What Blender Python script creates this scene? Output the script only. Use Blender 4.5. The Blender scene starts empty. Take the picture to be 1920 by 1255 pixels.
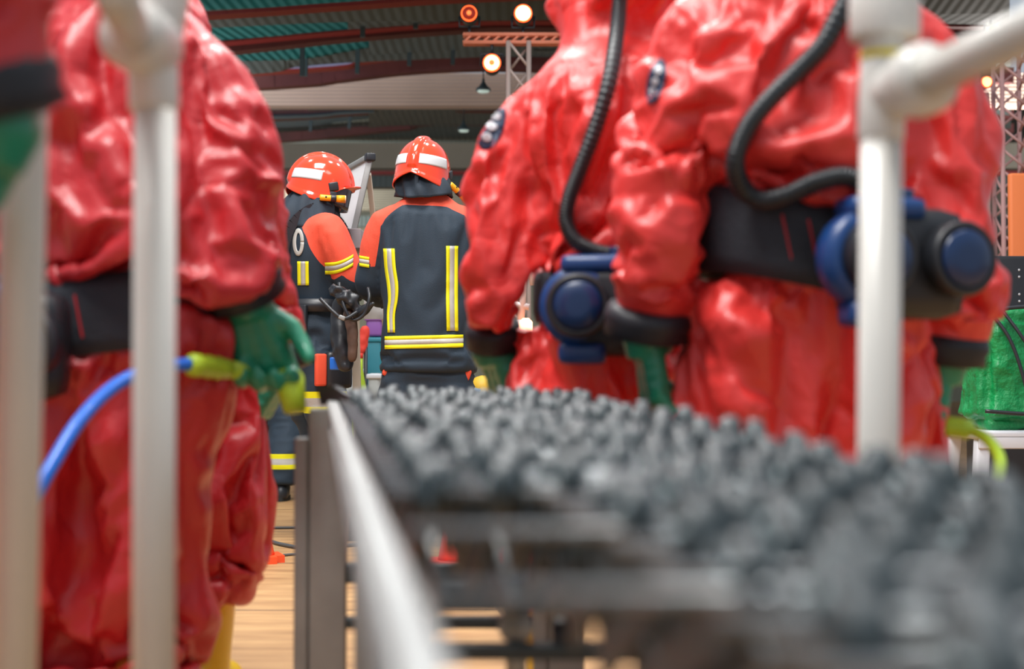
import bpy, bmesh, math, random, time
import numpy as np
from mathutils import Vector, Matrix, Euler, Quaternion
from mathutils.bvhtree import BVHTree
T0 = time.time()
scene = bpy.context.scene
COL = scene.collection
PI = math.pi
F = 50.0 / 36.0 * 1920          # focal length in pixels
CAMZ = 0.80
HZ = 705.0                      # row of the horizon


def W(px, py, d):
    """point of the place at distance d that is seen at a pixel of the photograph"""
    return Vector(((px - 960) * d / F, d, CAMZ + (HZ - py) * d / F))


# ------------------------------------------------------------------ materials
def nmat(name):
    m = bpy.data.materials.new(name)
    m.use_nodes = True
    return m, m.node_tree.nodes, m.node_tree.links, m.node_tree.nodes['Principled BSDF']


def mat(name, col, rough=0.5, metal=0.0, noise=0.0, nscale=8.0, bump=0.0, bscale=40.0, spec=0.5, coat=0.0,
        emit=None, estr=0.0, alpha=1.0, trans=0.0, sss=0.0, bdist=0.01):
    m, N, L, b = nmat(name)
    b.inputs['Base Color'].default_value = (*col, 1)
    b.inputs['Roughness'].default_value = rough
    b.inputs['Metallic'].default_value = metal
    b.inputs['Specular IOR Level'].default_value = spec
    b.inputs['Coat Weight'].default_value = coat
    b.inputs['Coat Roughness'].default_value = 0.1
    b.inputs['Alpha'].default_value = alpha
    b.inputs['Transmission Weight'].default_value = trans
    if emit:
        b.inputs['Emission Color'].default_value = (*emit, 1)
        b.inputs['Emission Strength'].default_value = estr
    tc = N.new('ShaderNodeTexCoord')
    if noise > 0:
        n = N.new('ShaderNodeTexNoise'); n.inputs['Scale'].default_value = nscale
        n.inputs['Detail'].default_value = 6
        L.new(tc.outputs['Object'], n.inputs['Vector'])
        mr = N.new('ShaderNodeMapRange')
        mr.inputs['From Min'].default_value = 0.3; mr.inputs['From Max'].default_value = 0.7
        mr.inputs['To Min'].default_value = 1 - noise; mr.inputs['To Max'].default_value = 1 + noise
        L.new(n.outputs['Fac'], mr.inputs['Value'])
        mx = N.new('ShaderNodeVectorMath'); mx.operation = 'SCALE'
        mx.inputs[0].default_value = col
        L.new(mr.outputs['Result'], mx.inputs['Scale'])
        L.new(mx.outputs['Vector'], b.inputs['Base Color'])
    if bump > 0:
        n2 = N.new('ShaderNodeTexNoise'); n2.inputs['Scale'].default_value = bscale
        n2.inputs['Detail'].default_value = 5
        L.new(tc.outputs['Object'], n2.inputs['Vector'])
        bp = N.new('ShaderNodeBump'); bp.inputs['Strength'].default_value = bump
        bp.inputs['Distance'].default_value = bdist
        L.new(n2.outputs['Fac'], bp.inputs['Height'])
        L.new(bp.outputs['Normal'], b.inputs['Normal'])
    return m


# ------------------------------------------------------------------ objects
def link(name, me, m=None, parent=None, smooth=True):
    o = bpy.data.objects.new(name, me)
    COL.objects.link(o)
    if m is not None:
        for q in (m if isinstance(m, (list, tuple)) else [m]):
            me.materials.append(q)
    if parent is not None:
        o.parent = parent
    if smooth and len(me.polygons):
        me.polygons.foreach_set('use_smooth', [True] * len(me.polygons))
    return o


def empty(name, loc=(0, 0, 0), rz=0.0):
    o = bpy.data.objects.new(name, None)
    COL.objects.link(o)
    o.location = loc
    o.rotation_euler = (0, 0, rz)
    o.empty_display_size = 0.1
    return o


def tag(o, label=None, cat=None, group=None, kind=None):
    if label: o['label'] = label
    if cat: o['category'] = cat
    if group: o['group'] = group
    if kind: o['kind'] = kind
    return o


def copy_tree(o, parent=None):
    c = o.copy(); COL.objects.link(c)
    if parent is not None:
        c.parent = parent
    for ch in list(o.children):
        copy_tree(ch, c)
    return c


class MB:
    """collects shapes and links them as one mesh object"""
    def __init__(s):
        s.v = []; s.f = []; s.mi = []; s.sm = []

    def add(s, vs, fs, mi=0, smooth=False):
        n = len(s.v)
        s.v += [tuple(v) for v in vs]
        s.f += [tuple(i + n for i in f) for f in fs]
        s.mi += [mi] * len(fs)
        s.sm += [smooth] * len(fs)
        return s

    def box(s, c, size, mi=0, rot=None, bev=0.0):
        bm = bmesh.new()
        bmesh.ops.create_cube(bm, size=1)
        for v in bm.verts:
            v.co = Vector((v.co.x * size[0], v.co.y * size[1], v.co.z * size[2]))
        if bev > 0:
            bmesh.ops.bevel(bm, geom=bm.edges[:], offset=min(bev, min(size) * 0.45), segments=2, affect='EDGES', profile=0.6)
        M = Matrix.Translation(Vector(c))
        if rot is not None:
            M = M @ Euler(rot).to_matrix().to_4x4()
        bm.transform(M)
        s.frombm(bm, mi, bev > 0)
        return s

    def frombm(s, bm, mi=0, smooth=False):
        bm.verts.ensure_lookup_table()
        bm.verts.index_update()
        s.add([v.co[:] for v in bm.verts], [[v.index for v in f.verts] for f in bm.faces], mi, smooth)
        bm.free()
        return s

    def beam(s, a, b, w, h=None, mi=0, up=(0, 0, 1), bev=0.0):
        a = Vector(a); b = Vector(b); h = h or w
        d = (b - a); L = d.length; d.normalize()
        u = Vector(up)
        if abs(d.dot(u)) > 0.98: u = Vector((1, 0, 0))
        x = u.cross(d).normalized(); y = d.cross(x)
        bm = bmesh.new(); bmesh.ops.create_cube(bm, size=1)
        for v in bm.verts:
            v.co = Vector((v.co.x * w, v.co.y * h, v.co.z * L))
        if bev > 0:
            bmesh.ops.bevel(bm, geom=bm.edges[:], offset=min(bev, w * .45, h * .45), segments=2, affect='EDGES', profile=0.6)
        R = Matrix((x, y, d)).transposed().to_4x4()
        bm.transform(Matrix.Translation((a + b) / 2) @ R)
        s.frombm(bm, mi, bev > 0)
        return s

    def tube(s, pts, rad, n=16, mi=0, cap=True, closed=False):
        pts = [Vector(p) for p in pts]
        if not isinstance(rad, (list, tuple, np.ndarray)): rad = [rad] * len(pts)
        rings = []; t0 = None; nrm = None
        K = len(pts)
        for i, p in enumerate(pts):
            if closed:
                t = (pts[(i + 1) % K] - pts[i - 1]).normalized()
            else:
                t = (pts[min(i + 1, K - 1)] - pts[max(i - 1, 0)]).normalized()
            if nrm is None:
                a = Vector((0, 0, 1)) if abs(t.z) < 0.9 else Vector((1, 0, 0))
                nrm = t.cross(a).normalized()
            else:
                ax = t0.cross(t)
                if ax.length > 1e-7:
                    nrm = Quaternion(ax.normalized(), t0.angle(t)) @ nrm
                nrm = (nrm - t * nrm.dot(t)).normalized()
            t0 = t
            bn = t.cross(nrm)
            rings.append([p + (nrm * math.cos(2 * PI * k / n) + bn * math.sin(2 * PI * k / n)) * rad[i] for k in range(n)])
        vs = [v for r in rings for v in r]; fs = []
        for i in range(K if closed else K - 1):
            j = (i + 1) % K
            for k in range(n):
                k2 = (k + 1) % n
                fs.append((i * n + k, i * n + k2, j * n + k2, j * n + k))
        if cap and not closed:
            fs.append(tuple(range(n))[::-1]); fs.append(tuple((K - 1) * n + k for k in range(n)))
        s.add(vs, fs, mi, True)
        return s

    def cyl(s, a, b, r, r2=None, n=24, mi=0, bev=0.0):
        a = Vector(a); b = Vector(b); r2 = r if r2 is None else r2
        if bev > 0:
            d = (b - a).normalized()
            pts = [a, a + d * 1e-4, a + d * bev * .3, a + d * bev, b - d * bev, b - d * bev * .3, b - d * 1e-4, b]
            rr = [max(r - bev, 1e-4), r - bev, r - bev * .3, r, r2, r2 - bev * .3, r2 - bev, max(r2 - bev, 1e-4)]
            return s.tube(pts, rr, n, mi)
        return s.tube([a, b], [r, r2], n, mi)

    def lathe(s, prof, n=32, mi=0, M=None):
        """prof: (radius, height) pairs turned about z"""
        vs = []; fs = []
        for (r, z) in prof:
            for k in range(n):
                v = Vector((r * math.cos(2 * PI * k / n), r * math.sin(2 * PI * k / n), z))
                vs.append(M @ v if M else v)
        for i in range(len(prof) - 1):
            for k in range(n):
                k2 = (k + 1) % n
                fs.append((i * n + k, i * n + k2, (i + 1) * n + k2, (i + 1) * n + k))
        fs.append(tuple(range(n))[::-1]); fs.append(tuple((len(prof) - 1) * n + k for k in range(n)))
        s.add(vs, fs, mi, True)
        return s

    def ellipsoid(s, c, r, n=20, mi=0, rot=None):
        bm = bmesh.new(); bmesh.ops.create_uvsphere(bm, u_segments=n, v_segments=max(6, n // 2), radius=1)
        M = Matrix.Translation(Vector(c))
        if rot is not None: M = M @ Euler(rot).to_matrix().to_4x4()
        M = M @ Matrix.Diagonal((r[0], r[1], r[2], 1))
        bm.transform(M); s.frombm(bm, mi, True)
        return s

    def mesh(s, name='m'):
        me = bpy.data.meshes.new(name)
        me.from_pydata(s.v, [], s.f)
        me.polygons.foreach_set('material_index', s.mi)
        me.polygons.foreach_set('use_smooth', s.sm)
        me.update()
        return me

    def build(s, name, m, parent=None):
        return link(name, s.mesh(name), m, parent, smooth=False)


def spline(P, n):
    """Catmull-Rom through rows of numbers"""
    P = np.array([list(p) for p in P], float)
    Q = np.vstack([2 * P[0] - P[1], P, 2 * P[-1] - P[-2]])
    out = []
    m = len(P) - 1
    for i in range(n):
        u = i / (n - 1) * m
        k = min(int(u), m - 1); t = u - k
        a, b, c, d = Q[k], Q[k + 1], Q[k + 2], Q[k + 3]
        out.append(0.5 * (2 * b + (c - a) * t + (2 * a - 5 * b + 4 * c - d) * t * t + (3 * b - a - 3 * c + d) * t ** 3))
    return np.array(out)


def remesh(me, voxel, smooth=4):
    o = bpy.data.objects.new('tmp', me); COL.objects.link(o)
    md = o.modifiers.new('r', 'REMESH'); md.mode = 'VOXEL'; md.voxel_size = voxel
    if smooth:
        sm = o.modifiers.new('s', 'SMOOTH'); sm.iterations = smooth; sm.factor = 0.5
    dg = bpy.context.evaluated_depsgraph_get()
    out = bpy.data.meshes.new_from_object(o.evaluated_get(dg))
    bpy.data.objects.remove(o)
    return out


def co(me):
    a = np.empty(len(me.vertices) * 3); me.vertices.foreach_get('co', a); return a.reshape(-1, 3)


def setco(me, a):
    me.vertices.foreach_set('co', np.ascontiguousarray(a).ravel()); me.update()


def nor(me):
    a = np.empty(len(me.vertices) * 3); me.vertices.foreach_get('normal', a); return a.reshape(-1, 3)


# value noise on arrays
_rng = np.random.RandomState(7)
_G = _rng.rand(32, 32, 32)


def vnoise(p):
    p = np.asarray(p, float); i = np.floor(p).astype(int); f = p - i
    f = f * f * (3 - 2 * f); i = i % 32; j = (i + 1) % 32
    def g(a, b, c): return _G[a, b, c]
    x0, y0, z0 = i.T; x1, y1, z1 = j.T; fx, fy, fz = f.T
    c00 = g(x0, y0, z0) * (1 - fx) + g(x1, y0, z0) * fx
    c10 = g(x0, y1, z0) * (1 - fx) + g(x1, y1, z0) * fx
    c01 = g(x0, y0, z1) * (1 - fx) + g(x1, y0, z1) * fx
    c11 = g(x0, y1, z1) * (1 - fx) + g(x1, y1, z1) * fx
    return (c00 * (1 - fy) + c10 * fy) * (1 - fz) + (c01 * (1 - fy) + c11 * fy) * fz


def cloth(me, pinw, body, frames=30, grow=0.12, bend=0.5, tension=15, grav=1.0, mass=0.3, press=0.0, dist=0.006, selfc=False):
    """let a garment settle over a body; returns a new mesh"""
    o = bpy.data.objects.new('garment', me); COL.objects.link(o)
    vg = o.vertex_groups.new(name='pin')
    for i, w in enumerate(pinw):
        if w > 0: vg.add([i], float(min(1, w)), 'REPLACE')
    cb = None
    if body is not None:
        cb = bpy.data.objects.new('inner', body); COL.objects.link(cb)
        cb.modifiers.new('c', 'COLLISION')
        cb.collision.thickness_outer = 0.004
        cb.collision.cloth_friction = 8
    md = o.modifiers.new('cloth', 'CLOTH')
    st = md.settings
    st.quality = 6; st.mass = mass
    st.tension_stiffness = tension; st.compression_stiffness = tension; st.shear_stiffness = tension * .4
    st.bending_stiffness = bend; st.bending_damping = 0.5
    st.air_damping = 3
    st.vertex_group_mass = 'pin'; st.pin_stiffness = 1
    st.shrink_min = -grow
    st.effector_weights.gravity = grav
    if press:
        st.use_pressure = True; st.uniform_pressure_force = press
    md.collision_settings.distance_min = dist
    md.collision_settings.use_self_collision = selfc
    md.collision_settings.self_distance_min = dist
    md.point_cache.frame_start = 1; md.point_cache.frame_end = frames + 1
    for f in range(1, frames + 1):
        scene.frame_set(f)
    dg = bpy.context.evaluated_depsgraph_get()
    out = bpy.data.meshes.new_from_object(o.evaluated_get(dg))
    bpy.data.objects.remove(o)
    if cb: bpy.data.objects.remove(cb)
    scene.frame_set(1)
    return out
# ------------------------------------------------------------------ protective suit
def sharpen(me, k=1.0, it=5):
    c = co(me); n = len(c)
    e = np.empty(len(me.edges) * 2, dtype=np.int64); me.edges.foreach_get('vertices', e); e = e.reshape(-1, 2)
    deg = np.bincount(e.ravel(), minlength=n)[:, None].clip(1)
    q = c.copy()
    for _ in range(it):
        a = np.zeros_like(q)
        for i in range(3):
            a[:, i] = np.bincount(e[:, 0], q[e[:, 1], i], n) + np.bincount(e[:, 1], q[e[:, 0], i], n)
        q = .5 * q + .5 * a / deg
    d = c - q
    l = np.linalg.norm(d, axis=1, keepdims=True)
    d *= np.minimum(1, .012 / np.maximum(l, 1e-9))
    setco(me, c + d * k)


def limb(mb, pts, rad, n=18, seg=14, yr=1.0):
    P = spline([list(p) + [r] for p, r in zip(pts, rad)], seg)
    mb.tube([p[:3] for p in P], [p[3] for p in P], n)


def torso_rings(mb, rings, n=28):
    """rings: z, cx, cy, rx, ry"""
    P = spline(rings, 22)
    vs = []; fs = []
    for z, cx, cy, rx, ry in P:
        for k in range(n):
            a = 2 * PI * k / n
            c, s = math.cos(a), math.sin(a)
            e = 0.85
            vs.append((cx + rx * math.copysign(abs(c) ** e, c), cy + ry * math.copysign(abs(s) ** e, s), z))
    K = len(P)
    for i in range(K - 1):
        for k in range(n):
            k2 = (k + 1) % n
            fs.append((i * n + k, i * n + k2, (i + 1) * n + k2, (i + 1) * n + k))
    fs.append(tuple(range(n))[::-1]); fs.append(tuple((K - 1) * n + k for k in range(n)))
    mb.add(vs, fs)


def suit_shape(P, k=0.0, voxel=0.02, hood=True):
    """k > 0 is the slimmer inner body"""
    mb = MB()
    torso_rings(mb, [(z, cx, cy, rx - k, ry - k) for z, cx, cy, rx, ry in P['torso']])
    if hood:
        hx, hy, hz = P['head']
        mb.ellipsoid((hx, hy, hz), (.135 - k, .155 - k, .17 - k), 20)
        mb.tube([(hx, hy - .01, hz - .3), (hx, hy - .01, hz)], [.14 - k, .12 - k], 18)
    for s in ('L', 'R'):
        a = P['arm' + s]
        limb(mb, [p for p, r in a], [r - k * .9 for p, r in a])
        g = P['leg' + s]
        limb(mb, [p for p, r in g], [r - k for p, r in g])
    return remesh(mb.mesh(), voxel, 6 if k == 0 else 2)


def make_suit(P, frames=28, grow=0.16, voxel=0.02, seed=0, selfc=False, grav=1.0, bend=0.4):
    me = suit_shape(P, 0, voxel)
    body = suit_shape(P, P.get('slack', 0.045), 0.03)
    c = co(me)
    # uneven start so that the folds differ between suits
    nn = nor(me)
    q = c.copy(); q[:, 0] += .6 * c[:, 2] * np.sign(math.sin(seed * 5.1)); q[:, 1] += .3 * c[:, 2]
    d = 1.3 * (vnoise(q * np.array([6, 6, 8]) + seed * 3.7) - .5) + .6 * (vnoise(q * np.array([13, 13, 17]) + seed * 1.7) - .5)
    amp = np.where((np.abs(c[:, 0]) > .2) & (c[:, 2] < 1.3), .026, .062)
    setco(me, c + nn * (d * amp)[:, None])
    pin = np.zeros(len(c))
    bz, bh, tilt = P['belt']
    pin[np.abs(c[:, 2] - (bz + tilt * c[:, 0])) < bh * .5] = 1
    aL = np.array([p for p, r in P['armL']]); aR = np.array([p for p, r in P['armR']])
    isarm = np.zeros(len(c), bool)
    for A in (aL, aR):
        w = A[-1]; dd = np.linalg.norm(c - w, axis=1)
        pin[dd < .10] = 1
        for a, b in zip(A[1:-1], A[2:]):
            t = np.clip(((c - a) @ (b - a)) / ((b - a) @ (b - a)), 0, 1)
            isarm |= np.linalg.norm(c - (a + t[:, None] * (b - a)), axis=1) < .12
    # the belt does not hold the sleeves
    far = np.zeros(len(c), bool)
    for A in (aL, aR):
        a, b = A[-2], A[-1]
        t = np.clip(((c - a) @ (b - a)) / ((b - a) @ (b - a)), 0, 1)
        q = np.linalg.norm(c - (a + t[:, None] * (b - a)), axis=1) < .105
        dd = np.linalg.norm(c - b, axis=1)
        pin[q & (dd >= .10)] = 0
    for g in ('legL', 'legR'):
        z = P[g][-1][0][2]
        pin[c[:, 2] < z + .03] = 1
    pin[c[:, 2] > P['head'][2] - .02] = 1
    out = cloth(me, pin, body, frames, grow, bend=bend, grav=grav, selfc=selfc)
    sharpen(out, 1.6)
    return out


def P_stand(**kw):
    P = dict(
        torso=[(.76, 0, 0, .16, .12), (.84, 0, -.01, .225, .165), (.93, 0, -.01, .235, .175), (1.02, 0, 0, .205, .155), (1.12, 0, -.01, .235, .175),
               (1.28, 0, -.02, .265, .20), (1.40, 0, -.02, .265, .19), (1.49, 0, -.02, .215, .165), (1.56, 0, 0, .13, .13)],
        head=(0, .03, 1.70),
        armL=[((-.17, -.01, 1.42), .10), ((-.25, -.01, 1.38), .105), ((-.33, -.02, 1.15), .098), ((-.34, .0, 1.05), .095), ((-.33, .07, .86), .072)],
        armR=[((.17, -.01, 1.42), .10), ((.25, -.01, 1.38), .105), ((.33, -.02, 1.15), .098), ((.34, .0, 1.05), .095), ((.33, .07, .86), .072)],
        legL=[((-.11, 0, .90), .135), ((-.125, 0, .70), .14), ((-.135, .02, .5), .12), ((-.14, 0, .36), .12), ((-.14, -.01, .27), .105)],
        legR=[((.11, 0, .90), .135), ((.125, 0, .70), .14), ((.135, .02, .5), .12), ((.14, 0, .36), .12), ((.14, -.01, .27), .105)],
        belt=(1.0, .09, 0.0), slack=.045)
    P.update(kw)
    return P
# ------------------------------------------------------------------ camera and view
cam = bpy.data.cameras.new('camera'); cam.lens = 50; cam.sensor_width = 36
cam.shift_y = 0.0
camo = bpy.data.objects.new('camera', cam); COL.objects.link(camo)
camo.location = (0, 0, CAMZ)
camo.rotation_euler = (PI / 2 + math.atan((HZ - 627.5) / F), 0, 0)
cam.clip_start = 0.05; cam.clip_end = 200
cam.dof.use_dof = True; cam.dof.focus_distance = 6.7; cam.dof.aperture_fstop = 2.2
cam.dof.aperture_blades = 0; cam.dof.aperture_ratio = 1.15
scene.camera = camo
vs = scene.view_settings
vs.view_transform = 'Standard'; vs.look = 'None'; vs.gamma = 1; vs.exposure = 0.18
vs.use_curve_mapping = False

# ------------------------------------------------------------------ materials
def red_suit(name, col):
    m, N, L, b = nmat(name)
    tc = N.new('ShaderNodeTexCoord')
    n = N.new('ShaderNodeTexNoise'); n.inputs['Scale'].default_value = 5; n.inputs['Detail'].default_value = 5
    L.new(tc.outputs['Object'], n.inputs['Vector'])
    mr = N.new('ShaderNodeMapRange'); mr.inputs['To Min'].default_value = .86; mr.inputs['To Max'].default_value = 1.14
    L.new(n.outputs['Fac'], mr.inputs['Value'])
    mx = N.new('ShaderNodeVectorMath'); mx.operation = 'SCALE'; mx.inputs[0].default_value = col
    L.new(mr.outputs['Result'], mx.inputs['Scale']); L.new(mx.outputs['Vector'], b.inputs['Base Color'])
    b.inputs['Roughness'].default_value = .45
    b.inputs['Specular IOR Level'].default_value = .6
    b.inputs['Coat Weight'].default_value = .22; b.inputs['Coat Roughness'].default_value = .25
    n3 = N.new('ShaderNodeTexNoise'); n3.inputs['Scale'].default_value = 9; n3.inputs['Detail'].default_value = 3; n3.inputs['Distortion'].default_value = .8
    L.new(tc.outputs['Object'], n3.inputs['Vector'])
    r1 = N.new('ShaderNodeMath'); r1.operation = 'SUBTRACT'; r1.inputs[1].default_value = .5; L.new(n3.outputs['Fac'], r1.inputs[0])
    vo = N.new('ShaderNodeMath'); vo.operation = 'ABSOLUTE'; L.new(r1.outputs[0], vo.inputs[0])
    bp = N.new('ShaderNodeBump'); bp.inputs['Strength'].default_value = .28; bp.inputs['Distance'].default_value = .05
    L.new(vo.outputs[0], bp.inputs['Height']); L.new(bp.outputs['Normal'], b.inputs['Normal'])
    return m


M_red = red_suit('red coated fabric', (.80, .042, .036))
M_redshade = red_suit('shaded red coated fabric', (.54, .016, .022))  # same red fabric, with the shade on the left put into its colour
M_glove = mat('green rubber', (.014, .25, .14), .35, noise=.2, bump=.3, bscale=30, coat=.2)
M_cuff = mat('black rubber cuff', (.012, .014, .02), .5, bump=.2)
M_boot = mat('yellow rubber boot', (.78, .50, .01), .35, noise=.1, coat=.3)
M_sole = mat('boot sole', (.02, .02, .02), .7)
M_belt = mat('dark woven belt', (.02, .025, .035), .65, noise=.2, bump=.4, bscale=150)
M_beltred = mat('red stitching', (.45, .02, .03), .6)
M_blue = mat('blue plastic', (.004, .05, .20), .4, coat=.2)
M_bluecap = mat('dark blue plastic', (.003, .026, .10), .35, coat=.3)
M_dark = mat('black plastic', (.018, .02, .025), .4)
M_hose = mat('black corrugated rubber', (.012, .018, .022), .38, coat=.15)
M_badge = mat('navy badge', (.02, .045, .10), .5)
M_badgew = mat('badge print', (.6, .62, .66), .5)
M_visor = mat('dark visor', (.02, .02, .025), .1, coat=.5)
M_visor_c = mat('smoked visor', (.05, .03, .035), .08, alpha=.82, coat=.5)
M_pvc = mat('white plastic pipe', (.66, .65, .60), .32, noise=.05, nscale=4, coat=.2)
M_pvcfit = mat('white pipe fitting', (.72, .71, .66), .3, coat=.2)
M_yel = mat('yellow tape', (.85, .68, .01), .5)
M_bluehose = mat('blue hose rubber', (.01, .16, .72), .35, coat=.2)
M_lime = mat('lime plastic', (.42, .62, .03), .4)
M_navy = mat('navy firefighter cloth', (.016, .028, .044), .8, noise=.25, nscale=6, bump=.25, bscale=220, bdist=.004)
M_orange = mat('orange red cloth', (.80, .085, .035), .75, noise=.08, bump=.2, bscale=200, bdist=.004)
M_fy = mat('fluorescent yellow tape', (.86, .80, .0), .6)
M_fs = mat('silver reflective tape', (.47, .45, .42), .45, noise=.06, nscale=30)
M_helmet = mat('orange red helmet shell', (.90, .052, .008), .14, coat=1.0, spec=.6)
M_hwhite = mat('white reflective sticker', (.62, .64, .66), .4)
M_skin = mat('skin', (.55, .3, .2), .5)
M_torchy = mat('yellow torch body', (.85, .42, .01), .4)
M_lens = mat('torch lens', (.9, .5, .25), .25)
M_alu = mat('anodised aluminium', (.29, .30, .295), .5, metal=.2, noise=.1, nscale=12)
M_alud = mat('galvanised steel', (.30, .32, .33), .35, metal=.8, noise=.15, nscale=25)
M_wheel = mat('grey black wheel', (.026, .042, .048), .5, coat=.15, noise=.3, nscale=20)
M_hub = mat('wheel hub', (.16, .21, .22), .4, metal=.4)
M_cone = mat('orange cone plastic', (.88, .09, .02), .45)
M_coner = mat('red cone plastic', (.80, .045, .03), .45)
M_cable = mat('grey cable', (.08, .08, .08), .5)
M_green = mat('bright green nylon', (.0, .235, .06), .5, noise=.2, nscale=10, bump=.9, bscale=16, bdist=.03, coat=.15)
M_white = mat('white plastic', (.62, .64, .68), .4)
M_board = mat('white board', (.80, .82, .84), .3, noise=.05, nscale=5)
M_wood = mat('cream frame', (.62, .52, .42), .5)

# ------------------------------------------------------------------ world and lamps
w = bpy.data.worlds.new('world'); scene.world = w; w.use_nodes = True
bg = w.node_tree.nodes['Background']
bg.inputs[0].default_value = (.80, .88, 1.0, 1); bg.inputs[1].default_value = .46


def area(name, loc, rot, size, energy, col=(1, 1, 1), sy=None):
    l = bpy.data.lights.new(name, 'AREA'); l.energy = energy; l.size = size; l.color = col
    if sy: l.shape = 'RECTANGLE'; l.size_y = sy
    o = bpy.data.objects.new(name, l); COL.objects.link(o); o.location = loc; o.rotation_euler = rot
    return o


area('hall light', (-1.2, 1.2, 5.6), (math.radians(8), math.radians(-6), 0), 2.0, 260, (1, .97, .94))
area('hall light', (-.6, 5.2, 5.4), (math.radians(-8), math.radians(-4), 0), 1.6, 230, (1, .98, .95))
area('hall light', (2.6, 3.0, 5.8), (math.radians(-5), math.radians(15), 0), 1.6, 30, (1, .97, .93))
for x_, y_ in ((-2.4, 3.2), (.8, 3.4), (-2.2, 7.4), (.6, 7.6), (-.8, 9.8), (1.6, 9.0)):
    area('high bay lamp', (x_, y_, 5.4), (0, 0, 0), .28, 34, (1, .98, .95))
area('added roof fill', (-7.5, 15, 2.4), (math.radians(168), math.radians(-8), 0), 3, 1000, (.95, .97, 1))  # two added fill lamps out of view, brightening the roof from below
area('added roof fill', (7.5, 19, 2.4), (math.radians(170), math.radians(8), 0), 3, 600, (1, .93, .88))
area('added wall fill', (-8, 30, 3), (math.radians(95), 0, math.radians(-10)), 4, 1100, (1, .98, .9))  # added fill lamp out of view, brightens the end wall

# ------------------------------------------------------------------ helpers on surfaces
def bvh_of(o):
    bpy.context.view_layer.update()
    dg = bpy.context.evaluated_depsgraph_get()
    me = o.evaluated_get(dg).to_mesh()
    M = o.matrix_world
    v = [M @ x.co for x in me.vertices]
    f = [tuple(p.vertices) for p in me.polygons]
    return BVHTree.FromPolygons(v, f)


CAMP = Vector((0, 0, CAMZ))


def on(bvh, px, py, off=0.0, dflt=3.0):
    d = (W(px, py, 1.0) - CAMP).normalized()
    h = bvh.ray_cast(CAMP, d)
    if h[0] is None:
        if off: return None
        q = bvh.find_nearest(W(px, py, dflt)); return q[0]
    return h[0] - d * off


def patch(bvh, rows, off=.003, thick=.004, d=(0, 1, 0), start=1.0, inv=None):
    """thin sheet lying on a surface; rows is a grid of points in front of it, cast along d"""
    cast = d == 'cam'; d = Vector((0, 1, 0) if cast else d).normalized(); vs = []; n = len(rows[0])
    last = None
    for r in rows:
        for p in r:
            if cast: d = (Vector(p) - CAMP).normalized()
            h = bvh.ray_cast(Vector(p) - d * start, d)
            q = h[0] if h[0] is not None and h[3] < start * 2 else None
            if q is None:
                hh = bvh.find_nearest(Vector(p))
                q = hh[0]; nn = hh[1]
            else:
                nn = h[1]
            if nn.dot(d) > 0: nn = -nn
            vs.append((q, nn))
    out = [q + (nn * .5 - d * .5).normalized() * off for q, nn in vs]
    back = [q - (-d) * thick for q in out]
    fs = []; m = len(rows)
    N_ = m * n
    for i in range(m - 1):
        for j in range(n - 1):
            a = i * n + j
            fs.append((a, a + 1, a + n + 1, a + n))
            fs.append((N_ + a + n, N_ + a + n + 1, N_ + a + 1, N_ + a))
    for i in range(m - 1):
        a = i * n; fs.append((a, a + n, N_ + a + n, N_ + a))
        a = i * n + n - 1; fs.append((a + n, a, N_ + a, N_ + a + n))
    for j in range(n - 1):
        fs.append((j + 1, j, N_ + j, N_ + j + 1))
        a = (m - 1) * n + j; fs.append((a, a + 1, N_ + a + 1, N_ + a))
    vv = out + back
    if inv is not None: vv = [inv @ v for v in vv]
    return vv, fs


def strip_rows(a, b, wdir, w0, w1, n=24, m=2):
    """grid between two lines parallel to the curve a-b; a,b lists of points"""
    rows = []
    for k in range(m + 1):
        t = w0 + (w1 - w0) * k / m
        rows.append([Vector(p) + Vector(wdir) * t for p in a])
    return rows


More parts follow.
